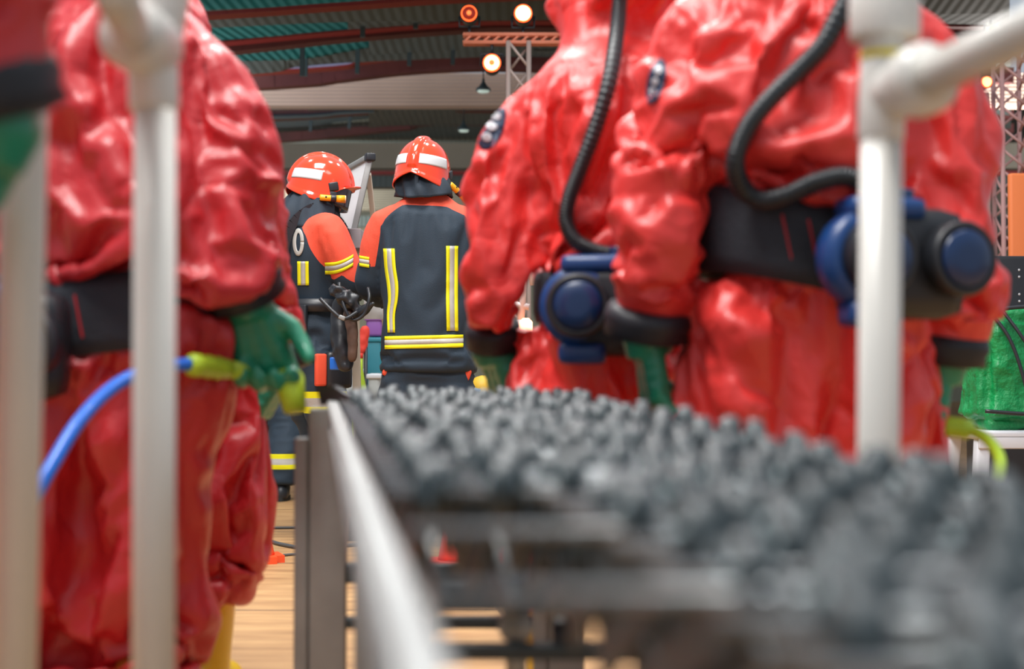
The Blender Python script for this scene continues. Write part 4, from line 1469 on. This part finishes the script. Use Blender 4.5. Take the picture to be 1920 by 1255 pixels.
# --- third firefighter behind
RT = empty('person', (-1.60, 9.4, 0), 0)
tag(RT, 'firefighter hidden behind the left red suits, only trouser legs with yellow bands and boots showing', 'person', 'firefighters')
PT = dict(
    jtorso=[(.83, .0, 0, .19, .15), (1.0, .0, 0, .18, .14), (1.13, 0, 0, .17, .135), (1.30, 0, -.01, .19, .15), (1.40, 0, -.02, .19, .145), (1.47, 0, -.01, .15, .12), (1.52, 0, .01, .08, .08)],
    torso=[(.76, 0, 0, .13, .11), (.90, 0, 0, .15, .13), (1.3, 0, 0, .16, .13), (1.45, 0, 0, .1, .08)],
    armR=[((.10, 0, 1.40), .08), ((.16, .0, 1.40), .08), ((.20, .04, 1.25), .07), ((.19, .12, 1.16), .066), ((.10, .28, 1.18), .055)],
    armL=[((-.10, 0, 1.40), .08), ((-.16, 0, 1.40), .08), ((-.20, .04, 1.25), .07), ((-.19, .12, 1.16), .066), ((-.10, .28, 1.18), .055)],
    ttorso=[(.70, 0, 0, .14, .11), (.78, 0, 0, .19, .14), (.88, 0, 0, .19, .14), (1.0, 0, 0, .16, .12)],
    legL=[((-.09, 0, .86), .12), ((-.10, 0, .60), .12), ((-.11, .02, .42), .105), ((-.12, 0, .28), .105), ((-.115, 0, .10), .09)],
    legR=[((.09, 0, .86), .12), ((.10, 0, .60), .12), ((.115, .02, .42), .11), ((.125, -.25, .28), .115), ((.12, -.25, .10), .10)],
    feet=[(-.10, .0, .2), (.12, -.25, .1)], pinz=1.40)
PT['legR'] = [((.09, 0, .86), .12), ((.11, -.05, .60), .12), ((.12, -.12, .42), .11), ((.125, -.22, .28), .115), ((.12, -.25, .10), .10)]
me, rest = jacket(PT, RT, 12.0, .83)
setattr_f(me, 'orange', rest[:, 2] - 1.45)
link('jacket', me, M_jacket, RT)
trousers(RT, PT, M_trous, 9, bands=[(.205, .30)])
boots_black(RT, PT)
body = inner_body(PT, None, (0, .05, 1.56), 0); link('body', body, M_skin, RT)
helmet(RT, (0, .05, 1.60), .4, 0, 0, False)
neck_cloth(RT, (0, .04, 1.56), .118, .03, -.15, .14, seed=4)
for s_, nm in ((-1, 'armL'), (1, 'armR')):
    a, b_ = [Vector(p) for p, r in PT[nm][-2:]]
    link('glove', glove_mesh(b_ + (b_ - a).normalized() * .03, (b_ - a), (0, 0, -1), s_, .9, gr=.045), M_dark, RT)

# ------------------------------------------------------------------ whiteboard easel
DE = 7.35
ez = empty('whiteboard_easel', (W(660, 600, DE).x, DE, 0)); tag(ez, 'white flip board on cream legs between the two firefighters', 'board')
O3 = lambda p: Vector(p) - ez.location
tr = W(692, 300, DE - .0); br = W(662, 436, DE + .0)
tl = W(612, 345, DE + .75); bl = W(595, 440, DE + .75)
mb = MB()
nrm = (tr - br).cross(tl - tr).normalized()
q = [tr, tl, bl + Vector((0, 0, -.12)), br]
qq = [O3(p) for p in q]; qb = [p + nrm * .012 for p in qq]
mb.add(qq + qb, [(0, 1, 2, 3), (7, 6, 5, 4), (0, 4, 5, 1), (1, 5, 6, 2), (2, 6, 7, 3), (3, 7, 4, 0)])
mb.build('board', M_board, ez)
mb = MB()
mb.beam(qq[0], qq[3], .024, .03, bev=.004); mb.beam(qq[1], qq[2], .024, .03, bev=.004); mb.beam(qq[2], qq[3], .02, .02, bev=.003)
mb.build('frame', M_alu, ez)
mb = MB(); mb.beam(qq[0] + (qq[0] - qq[1]) * .02 + Vector((0, -.0, .015)), qq[1] + Vector((0, 0, .015)), .045, .035, bev=.01); mb.build('paper_clamp', M_alu, ez)
mb = MB(); dd = (qq[0] - qq[1]).normalized(); mb.beam(qq[0] - dd * .02 + Vector((0, 0, .016)), qq[0] + dd * .03 + Vector((0, 0, .016)), .05, .042, bev=.008); mb.build('end_cap', M_dark, ez)
M_tray = mat('checked tray cloth', (.35, .30, .31), .7)
mb = MB(); mb.box(O3(W(658, 452, DE - .05)), (.13, .30, .10), bev=.004); mb.build('tray', M_tray, ez)
for a, b_ in (((690, 325, DE + .05), (706, 470, DE + .35)),):
    p0 = O3(W(*a)); p1 = O3(W(*b_)); dv = (p1 - p0).normalized(); p2 = p0 + dv * ((0 - p0.z) / dv.z)
    mb = MB(); mb.beam(p0, p2, .026, .03, bev=.004); mb.build('leg', M_wood, ez)
p0 = O3(W(676, 560, DE - .02)); mb = MB(); mb.beam(O3(br), (p0.x, p0.y, 0.0), .042, .04, bev=.004); mb.build('leg', M_wood, ez)
mb = MB(); mb.beam(qq[2], (qq[2].x + .05, qq[2].y, 0), .042, .04, bev=.004); mb.build('leg', M_wood, ez)
# papers pinned lower down
mb = MB(); c = O3(W(700, 570, DE + .1)); mb.box(c, (.10, .012, .16), bev=.002); mb.build('paper', M_board, ez)

# ------------------------------------------------------------------ things behind the firefighters
GB = 'coloured storage things beyond the firefighters'
def thing_box(name, label, cat, px0, py0, px1, py1, d, m, depth=.3, ground=False, bev=.02, lid=None):
    a = W(px0, py0, d); b_ = W(px1, py1, d)
    z0 = 0 if ground else b_.z
    t = empty(name, ((a.x + b_.x) / 2, d + depth / 2, z0)); tag(t, label, cat)
    mb = MB(); h = a.z - z0
    mb.box((0, 0, h / 2), (b_.x - a.x, depth, h), bev=bev)
    mb.build('body', m, t)
    mb = MB(); mb.box((0, 0, h - .02), (b_.x - a.x + .02, depth + .02, .03), bev=.008); mb.build('rim', lid or m, t)
    return t


M_purple = mat('purple plastic', (.25, .10, .38), .5); M_teal = mat('teal plastic', (.02, .20, .26), .5)
M_bx = mat('pale grey box', (.42, .45, .45), .6, noise=.1, nscale=6); M_redc = mat('red cloth', (.7, .05, .03), .7)
thing_box('storage_crate', 'dark teal crate under a purple one, seen between the firefighters', 'crate', 684, 632, 716, 705, 9.6, M_teal, .4, True)
thing_box('storage_crate', 'purple crate on top of the dark teal crate', 'crate', 686, 592, 716, 631, 9.6, M_purple, .4)
thing_box('cool_box', 'pale grey box on the floor beyond the left firefighter', 'box', 630, 690, 668, 760, 9.0, M_bx, .4, True, lid=M_white)
thing_box('cool_box', 'pale grey box on the floor beside the lime jug', 'box', 690, 700, 712, 760, 8.8, M_bx, .3, True, lid=M_white)
t = empty('jug', (W(674, 700, 8.5).x, 8.5, 0)); tag(t, 'lime green jug beyond the gap between the firefighters', 'jug')
mb = MB(); h = W(674, 672, 8.5).z; mb.lathe([(.04, 0), (.045, .02), (.042, h * .8), (.02, h * .93), (.02, h)], 20); mb.build('body', M_lime, t)
mb = MB(); mb.cyl((0, 0, h), (0, 0, h + .03), .022, n=14); mb.build('cap', M_redc, t)
t = empty('bag', (W(686, 640, 9.3).x, 9.3, 0)); tag(t, 'red bag hung on a dark stand beyond the firefighters', 'bag')
o = blob([W(676, 655, 9.3), W(684, 620, 9.3)], [.04, .035], M_redc, 'body', None, None, seed=1); o.parent = t; o.matrix_parent_inverse = Matrix.Translation(-t.location)
mb = MB(); mb.tube([(0, 0, 0), (0, 0, 1.12)], .012, 8); mb.build('stand', M_dark, t)
# beyond the right side of the firefighter
M_ycl = mat('yellow vinyl', (.75, .45, .02), .5)
def sack(label, c, r, m, h):
    t = blob([c + Vector((0, 0, -h / 2)), c, c + Vector((0, 0, h / 2))], [r, r * 1.05, r * .75], m, 'vinyl_sack', label, 'sack', noise=.5, seed=c.x * 3, sc=9)
    return t
c = W(905, 705, 7.6); zt = .85
sack('yellow vinyl sack standing right of the square-backed firefighter', Vector((c.x, 7.7, .40)), .12, M_ycl, .62)
thing_box('plastic_basin', 'light blue box low down beside the yellow sack', 'box', 878, 728, 896, 770, 7.3, mat('light blue plastic', (.25, .42, .62), .5), .25, True)
thing_box('plastic_basin', 'white box low down behind the green glove', 'box', 932, 722, 956, 770, 7.2, M_white, .25, True)
mb = MB()
# ------------------------------------------------------------------ lighting truss with lamps
DT = 12.5
tr_ = empty('lighting_truss', (W(975, 600, DT).x, DT, 0)); tag(tr_, 'pale lattice lighting truss tower with a cross arm, rising behind the middle red suit', 'truss')
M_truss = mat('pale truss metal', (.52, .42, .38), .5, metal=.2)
OT = lambda p: Vector(p) - tr_.location
def lattice(mb, a, b, w_, r=.018, n=12):
    a = Vector(a); b = Vector(b); dv = (b - a).normalized()
    x = dv.cross(Vector((0, 1, 0))).normalized() if abs(dv.y) < .9 else Vector((1, 0, 0)); y = dv.cross(x)
    cs = [x * w_ / 2 + y * w_ / 2, x * w_ / 2 - y * w_ / 2, -x * w_ / 2 - y * w_ / 2, -x * w_ / 2 + y * w_ / 2]
    for c in cs: mb.tube([a + c, b + c], r, 8)
    for i in range(n):
        p = a + (b - a) * i / n; q = a + (b - a) * (i + 1) / n
        for j in range(4):
            mb.tube([p + cs[j], q + cs[(j + 1) % 4]], r * .6, 6)
xt = W(968, 100, DT).x - tr_.location.x
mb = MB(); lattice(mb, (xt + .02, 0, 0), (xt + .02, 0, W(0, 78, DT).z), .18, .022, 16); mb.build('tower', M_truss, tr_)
mb = MB(); lattice(mb, OT(W(868, 70, DT)), OT(W(1120, 70, DT)), .07, .02, 14); mb.build('cross_arm', mat('orange arm', (.75, .25, .15), .5), tr_)  # cross arm has an orange base colour
GL = 'stage lamps on the lighting truss'
def stage_lamp(label, px, py, d, r, glow, strength, tilt=.0, ring=False, hang=True):
    p = W(px, py, d); t = empty('stage_lamp', p); tag(t, label, 'lamp', GL)
    mb = MB(); mb.lathe([(r * .8, .20), (r * .95, .16), (r * 1.05, .0), (r * 1.12, -.02)], 28, 0, Matrix.Rotation(-PI / 2, 4, 'X')); mb.build('housing', M_dark, t)
    mg = mat('lamp glow', glow, .5, emit=glow, estr=strength)
    mb = MB(); mb.lathe([(r * .86, 0), (r * .84, .008)], 28, 0, Matrix.Translation((0, -.03, 0)) @ Matrix.Rotation(PI / 2, 4, 'X')); mb.build('lens', mg, t)
    mr_ = mat('lamp rim glow', (1, .12, .02), .5, emit=(1, .10, .02), estr=2.2)
    mb = MB(); mb.lathe([(r * 1.02, 0), (r * 1.0, .01), (r * .86, .012)], 28, 0, Matrix.Translation((0, -.024, 0)) @ Matrix.Rotation(PI / 2, 4, 'X')); mb.build('rim', mr_, t)
    if ring:
        mb = MB(); mb.cyl((0, -.038, 0), (0, -.05, 0), r * .3, n=16); mb.build('hub', mat('hub glow', (1, .2, .05), .5, emit=(1, .2, .05), estr=1.2), t)
    mb = MB(); s_ = 1 if hang else -1
    mb.tube([(-r * 1.25, .08, 0), (-r * 1.25, .08, s_ * r * 1.3), (r * 1.25, .08, s_ * r * 1.3), (r * 1.25, .08, 0)], .012, 8)
    mb.tube([(0, .08, s_ * r * 1.3), (0, .08, s_ * r * 2.6)], .014, 8); mb.build('yoke', M_dark, t)
    return t


stage_lamp('brightest round stage lamp, standing above the cross arm of the truss', 981, 22, 12.4, .078, (1, .55, .22), 6, hang=False)
stage_lamp('round glowing stage lamp with orange hub, hanging under the cross arm', 922, 116, 12.4, .078, (1, .50, .20), 5, ring=True)
stage_lamp('dim red stage lamp at the left end of the cross arm', 879, 22, 12.4, .07, (.30, .02, .01), .3, hang=False, ring=True)
stage_lamp('unlit stage lamp with white glints at the right end of the cross arm', 1064, 28, 12.4, .05, (.6, .65, .65), .6, hang=False)
# beacon with pale bracket seen under the sleeve of the middle person
bc = empty('beacon_stand', (W(982, 610, 5.6).x, 5.6, 0)); tag(bc, 'pale bracket stand with a glowing red and white beacon, seen under the middle sleeve', 'beacon')
OB = lambda p: Vector(p) - bc.location
M_pal = mat('pale pink plastic', (.62, .50, .48), .5)
mb = MB()
mb.tube([OB(W(980, 470, 5.6)), OB(W(983, 540, 5.6)), OB(W(976, 600, 5.6))], [.012, .011, .016], 10)
mb.tube([OB(W(996, 488, 5.6)), OB(W(998, 535, 5.6))], [.014, .010], 10)
mb.tube([OB(W(980, 488, 5.6)), OB(W(996, 490, 5.6))], .010, 8)
mb.tube([OB(W(957, 570, 5.6)), OB(W(992, 576, 5.6))], .013, 8)
mb.tube([OB(W(976, 600, 5.6)), Vector((0, 0, 0))], .016, 10)
mb.build('bracket', M_pal, bc)
mb = MB(); mb.lathe([(.02, 0), (.026, .01), (.026, .05), (.012, .065)], 20, 0, Matrix.Translation(OB(W(986, 628, 5.55)))); mb.build('lamp', mat('beacon glow', (1, .35, .2), .4, emit=(1, .38, .22), estr=4), bc)

# ------------------------------------------------------------------ right-hand background
t = empty('bag', (W(1935, 810, 6.3).x, 6.5, 0))
t.location.z = .515
zs = W(0, 808, 6.3).z
tb = empty('plastic_stool', (W(1932, 830, 6.3).x, 6.55, 0)); tag(tb, 'white plastic stool under the green bag at the right edge', 'stool')
wd = (W(1932, 0, 6.3).x - W(1830, 0, 6.3).x)
mb = MB(); mb.box((0, 0, zs - .02), (wd * 2, .5, .04), bev=.012); mb.box((0, -.24, zs - .05), (wd * 2 - .02, .02, .06), bev=.006); mb.build('seat', M_white, tb)
for sx in (-1, 1):
    for sy in (-1, 1):
        mb = MB(); mb.beam((sx * (wd - .04), sy * .20, zs - .03), (sx * (wd + .0), sy * .24, 0), .07, .06, bev=.012); mb.build('leg', M_white, tb)
t.location = (tb.location.x + .02, 6.55, zs + .012)
tag(t, 'bright green nylon bag with black piping on the white stool', 'bag')
hb = W(0, 588, 6.3).z - zs
mb = MB()
bm = bmesh.new(); bmesh.ops.create_cube(bm, size=1)
for v in bm.verts:
    k = .82 if v.co.z > 0 else 1
    v.co = Vector((v.co.x * (wd * 1.9) * k, v.co.y * .42 * k, (v.co.z + .5) * hb))
bmesh.ops.bevel(bm, geom=bm.edges[:], offset=.05, segments=4, affect='EDGES')
mb.frombm(bm, 0, True); me = remesh(mb.mesh(), .012, 2)
c_ = co(me); nn = nor(me)
rid = 1 - 2 * np.abs(vnoise(c_ * np.array([14, 14, 9]) + 3) - .5)
setco(me, c_ + nn * ((vnoise(c_ * 7) - .5) * .05 + (rid - .5) * .018)[:, None])
link('body', me, M_green, t)
mb = MB()
for q in (0, 1):
    x0 = -wd * .74 + q * .06
    P_ = spline([(x0 - .0, -.19, hb + .0), (x0 + .07, -.235, hb - .12), (x0 + .12 + q * .04, -.26, hb * .45), (x0 + .16 + q * .04, -.27, .03)], 30)
    mb.tube([Vector(p) for p in P_], .008, 8)
P_ = spline([(-wd * .92, -.25, .075), (0, -.27, .06), (wd * .9, -.25, .06)], 20); mb.tube([Vector(p) for p in P_], .009, 8)
P_ = spline([(-wd * .75, -.19, hb + .005), (0, -.2, hb + .02), (wd * .7, -.19, hb)], 20); mb.tube([Vector(p) for p in P_], .009, 8)
mb.build('piping', M_dark, t)
# loudspeaker and orange barrier behind the bag
sp = empty('loudspeaker', (W(1930, 600, 8.5).x, 8.8, 0)); tag(sp, 'tall black loudspeaker cabinet beyond the green bag', 'speaker')
z1 = W(0, 478, 8.5).z
mb = MB(); mb.box((0, 0, z1 / 2), (.42, .5, z1), bev=.02); mb.build('cabinet', M_dark, sp)
mb = MB()
for zq in (505, 518, 551, 564): mb.ellipsoid((W(1918, zq, 8.5).x - sp.location.x, -.25, W(0, zq, 8.5).z), (.007,) * 3, 8)
mb.build('screws', M_white, sp)
ob = empty('barrier_panel', (W(1940, 400, 9.5).x, 9.6, 0)); tag(ob, 'orange vest-coloured panel standing behind the black loudspeaker', 'panel')
mb = MB(); za, zb = W(0, 320, 9.5).z, W(0, 480, 9.5).z
mb.box((0, 0, (za + 0) / 2), (.26, .06, za), bev=.02); mb.build('board', mat('orange panel', (.85, .22, .06), .6), ob)
lt = empty('lattice_tower', (W(1900, 300, 12).x, 12, 0)); tag(lt, 'pinkish lattice tower rising at the right edge above the orange panel', 'truss')
mb = MB(); lattice(mb, (0, 0, 0), (0, 0, 3.6), .22, .02, 20); mb.build('tower', mat('pink truss', (.62, .36, .34), .5), lt)  # tower has a pinkish base colour
mb = MB(); mb.box((-.22, 0, 1.6), (.06, .06, 3.2), bev=.01); mb.build('post', M_truss, lt)
for lbl, px, py, r, st in (('small orange lamp shining beside the right lattice tower', 1852, 152, .05, 5), ('faint red lamp above the small orange lamp at the right', 1870, 52, .04, 1.2)):
    stage_lamp(lbl, px, py, 11.8, r, (1, .35, .12), st)

# ------------------------------------------------------------------ hall: roof beams, rafters, sheets, end wall
def corr(name, col, sc, axis='Z', rough=.6, extra=None, metal=0, trans=0, strength=.6):
    m, N, L, b = nmat(name)
    b.inputs['Roughness'].default_value = rough
    tc = N.new('ShaderNodeTexCoord')
    wv_ = N.new('ShaderNodeTexWave'); wv_.bands_direction = axis; wv_.inputs['Scale'].default_value = sc
    L.new(tc.outputs['Object'], wv_.inputs['Vector'])
    bp = N.new('ShaderNodeBump'); bp.inputs['Strength'].default_value = strength; bp.inputs['Distance'].default_value = .03
    L.new(wv_.outputs['Fac'], bp.inputs['Height']); L.new(bp.outputs['Normal'], b.inputs['Normal'])
    n = N.new('ShaderNodeTexNoise'); n.inputs['Scale'].default_value = .9; n.inputs['Detail'].default_value = 5
    mp = N.new('ShaderNodeMapping'); mp.inputs['Scale'].default_value = (1, 1, 1); L.new(tc.outputs['Object'], mp.inputs[0]); L.new(mp.outputs[0], n.inputs['Vector'])
    mr = N.new('ShaderNodeMapRange'); mr.inputs['To Min'].default_value = .75; mr.inputs['To Max'].default_value = 1.25; L.new(n.outputs['Fac'], mr.inputs['Value'])
    vm = N.new('ShaderNodeVectorMath'); vm.operation = 'SCALE'; vm.inputs[0].default_value = col; L.new(mr.outputs[0], vm.inputs['Scale'])
    L.new(vm.outputs[0], b.inputs['Base Color'])
    if trans:
        tl_ = N.new('ShaderNodeBsdfTranslucent'); L.new(vm.outputs[0], tl_.inputs['Color'])
        ms = N.new('ShaderNodeMixShader'); ms.inputs[0].default_value = trans
        L.new(b.outputs[0], ms.inputs[1]); L.new(tl_.outputs[0], ms.inputs[2]); L.new(ms.outputs[0], N['Material Output'].inputs[0])
    return m


M_fascia = corr('beige ribbed fascia', (.50, .37, .30), 6)
M_fascia2 = corr('grey green ribbed fascia', (.28, .26, .21), 6)
M_rafter = mat('dark red steel', (.085, .016, .014), .55, noise=.2, nscale=2)
M_rafterr = mat('red steel', (.22, .02, .018), .5)
M_roofd = corr('dark roof sheet', (.075, .10, .10), 3, 'X', strength=.2)
M_tealp = corr('teal skylight sheet', (.09, .36, .34), 3, 'X', trans=.7, strength=.6)
M_lilp = corr('pale skylight sheet', (.62, .62, .75), 3, 'X', trans=.85, strength=.2)
M_strut = mat('blue grey strut', (.045, .07, .08), .5)


def struct(name, mb, m, kind='structure'):
    o = mb.build(name, m); o['kind'] = 'structure'; return o


def span(mb, a, b_, d, h, t=.15, mi=0):
    """beam across the hall between two columns of the photo at distance d"""
    p = W(a[0], a[1], d); q = W(b_[0], b_[1], d)
    v = (q - p); p = p - v * 1.2; q = q + v * 1.2
    mb.beam(p, q, t, h, up=(0, 1, 0))


XA, XB = -14, 12
for k, (dd, mm) in enumerate(((20, M_fascia), (26, M_fascia2), (32.5, M_fascia2), (38.5, M_fascia2))):
    mb = MB(); zc = W(0, (138 + 199) / 2, 20).z; mb.box(((XA + XB) / 2, dd, zc), (XB - XA, .25, .46)); struct('beam_%d' % (k + 1), mb, mm)
# red steel under the second beam
mb = MB(); mb.box(((XA + XB) / 2, 26, 4.52), (XB - XA, .10, .07)); struct('trim_1', mb, M_rafterr)
mb = MB(); mb.box(((XA + XB) / 2, 26.4, 4.40), (XB - XA, .3, .22)); struct('trim_2', mb, M_roofd)
mb = MB(); mb.box(((XA + XB) / 2, 33, 4.38), (XB - XA, .3, .25)); struct('trim_3', mb, M_roofd)
# curved rafters, crown towards the right
def rafter(pix, d, h, m, nm, t=.18):
    mb = MB(); P_ = spline([tuple(W(px, py, d)) for px, py in pix], 30)
    for i in range(29): mb.beam(P_[i], P_[i + 1] + (P_[i + 1] - P_[i]) * .01, h, t, up=(0, 1, 0))
    return struct(nm, mb, m)


n_ = 4
for pix, d, h, m in (
    ([(-200, 60), (440, 22), (640, 8), (1000, -12), (1900, -30)], 13.0, .035, M_rafterr),
    ([(-200, 150), (440, 84), (640, 62), (850, 46), (1050, 40), (1900, 60)], 15.5, .14, M_rafter),
    ([(-200, 135), (440, 76), (640, 58), (850, 42), (1050, 38), (1900, 50)], 15.3, .02, M_rafterr),
    ([(-200, 185), (500, 150), (640, 136), (760, 122), (880, 116), (1050, 118), (1900, 140)], 18.5, .20, M_rafter),
    ([(-200, 170), (560, 130), (680, 114), (820, 94), (900, 88), (1100, 80)], 17.8, .025, M_rafterr),
    ([(-200, 240), (500, 216), (640, 207), (760, 200), (900, 200), (1900, 214)], 23.5, .15, M_rafter),
    ([(-200, 290), (500, 258), (640, 246), (760, 234), (900, 226), (1900, 240)], 25, .16, M_rafter),
):
    rafter(pix, d, h, m, 'trim_%d' % n_); n_ += 1
# struts
for i, (px, y0, y1, d) in enumerate(((566, -20, 140, 16), (572, 85, 140, 17), (680, -20, 66, 15), (670, 66, 135, 17), (768, 60, 120, 17), (780, -20, 50, 15), (582, 222, 245, 24), (655, 214, 240, 24), (850, 72, 118, 17))):
    mb = MB(); mb.beam(W(px, y0, d), W(px - 2, y1, d), .05, .05); struct('column_%d' % (i + 1), mb, M_strut)
# roof sheets, strip by strip
def sheet(pix, dn, df, m, nm):
    """strip of roof whose near edge follows the upper pixel line and far edge the lower one"""
    mb = MB(); P0 = spline([tuple(W(px, a, dn)) for px, a, b_ in pix], 20); P1 = spline([tuple(W(px, b_, df)) for px, a, b_ in pix], 20)
    vs = [tuple(p) for p in P0] + [tuple(p) for p in P1]
    up = [(p[0], p[1], p[2] + .02) for p in vs]
    fs = []
    for i in range(19): fs += [(i, i + 1, 21 + i, 20 + i), (40 + i, 60 + i, 61 + i, 41 + i)]
    fs += [(0, 20, 60, 40), (19, 59, 79, 39)]
    mb.add(vs + up, fs)
    return struct(nm, mb, m)


c_n = 1
for pix, dn, df, m in (
    ([(-200, -60, 40), (440, -60, 12), (700, -60, 2), (1100, -60, -15)], 12, 13.5, M_tealp),
    ([(-200, 40, 80), (440, 12, 46), (700, 2, 36), (1000, -12, 34), (1900, -40, 20)], 13.5, 14.2, M_roofd),
    ([(-200, 78, 120), (440, 44, 82), (560, 38, 70), (650, 32, 58)], 14.2, 15.8, M_tealp),
    ([(650, 32, 62), (800, 22, 52), (1000, 10, 44), (1900, 10, 60)], 14.2, 15.8, M_roofd),
    ([(-200, 120, 130), (440, 82, 112), (560, 70, 108), (640, 62, 95), (700, 60, 84)], 15.8, 17.0, M_tealp),
    ([(690, 58, 100), (780, 50, 95), (900, 42, 90), (1100, 38, 90), (1900, 60, 110)], 15.8, 17.0, M_roofd),
    ([(-200, 130, 160), (440, 106, 138), (560, 102, 122), (700, 80, 112), (1000, 84, 100)], 16.9, 17.7, M_roofd),
    ([(500, 128, 140), (560, 119, 138), (640, 108, 134), (672, 104, 130)], 17.7, 19.6, M_lilp),
    ([(672, 104, 132), (780, 96, 128), (1000, 90, 125), (1900, 110, 140)], 17.7, 19.6, M_roofd),
    ([(-200, 186, 200), (450, 184, 203), (570, 186, 200), (580, 190, 202)], 20.2, 22.5, M_lilp),
    ([(575, 184, 205), (700, 184, 204), (1000, 180, 204), (1900, 180, 214)], 20.2, 22.5, M_roofd),
    ([(-200, 225, 258), (500, 216, 238), (640, 208, 226), (700, 206, 218)], 23, 24.6, mat('blue skylight sheet', (.10, .25, .36), .5)),
    ([(690, 200, 238), (780, 200, 232), (1000, 195, 232), (1900, 200, 240)], 23, 24.6, M_roofd),
    ([(-200, 240, 270), (500, 236, 262), (700, 228, 262), (1000, 225, 262), (1900, 230, 270)], 24.6, 26.2, M_roofd),
):
    sheet(pix, dn, df, m, 'ceiling_%d' % c_n if c_n > 1 else 'ceiling'); c_n += 1
mb = MB(); mb.box(((XA + XB) / 2, 34, 6.2), (XB - XA + 10, 17, .1)); struct('ceiling_%d' % c_n, mb, M_roofd)
mb = MB(); mb.box((0, 44, 3.2), (44, .3, 6.6)); struct('wall_back', mb, corr('grey green wall sheet', (.225, .235, .18), 3, 'X'))
mb = MB(); mb.box((0, 43.6, 4.9), (44, .3, .4)); struct('trim_%d' % n_, mb, M_rafter)
# pendant lamps
for lbl, px, py, d in (('small bell pendant lamp hanging under the hall roof, nearer one', 906, 168, 18.5), ('small bell pendant lamp hanging farther back under the hall roof', 869, 243, 22)):
    p = W(px, py, d); t = empty('pendant_lamp', p); tag(t, lbl, 'lamp', 'bell pendant lamps')
    mb = MB(); mb.lathe([(.10, 0), (.095, .03), (.05, .07), (.02, .12), (.015, .16)], 24); mb.build('shade', M_strut, t)
    mb = MB(); mb.lathe([(.085, .002), (.06, -.02)], 20); mb.build('diffuser', mat('pale diffuser', (.5, .6, .56), .4, emit=(.7, .9, .8), estr=.35), t)
    mb = MB(); mb.tube([(0, 0, .15), (0, 0, .8)], .01, 6); mb.build('cord', M_dark, t)
print('all', time.time() - T0, flush=True)
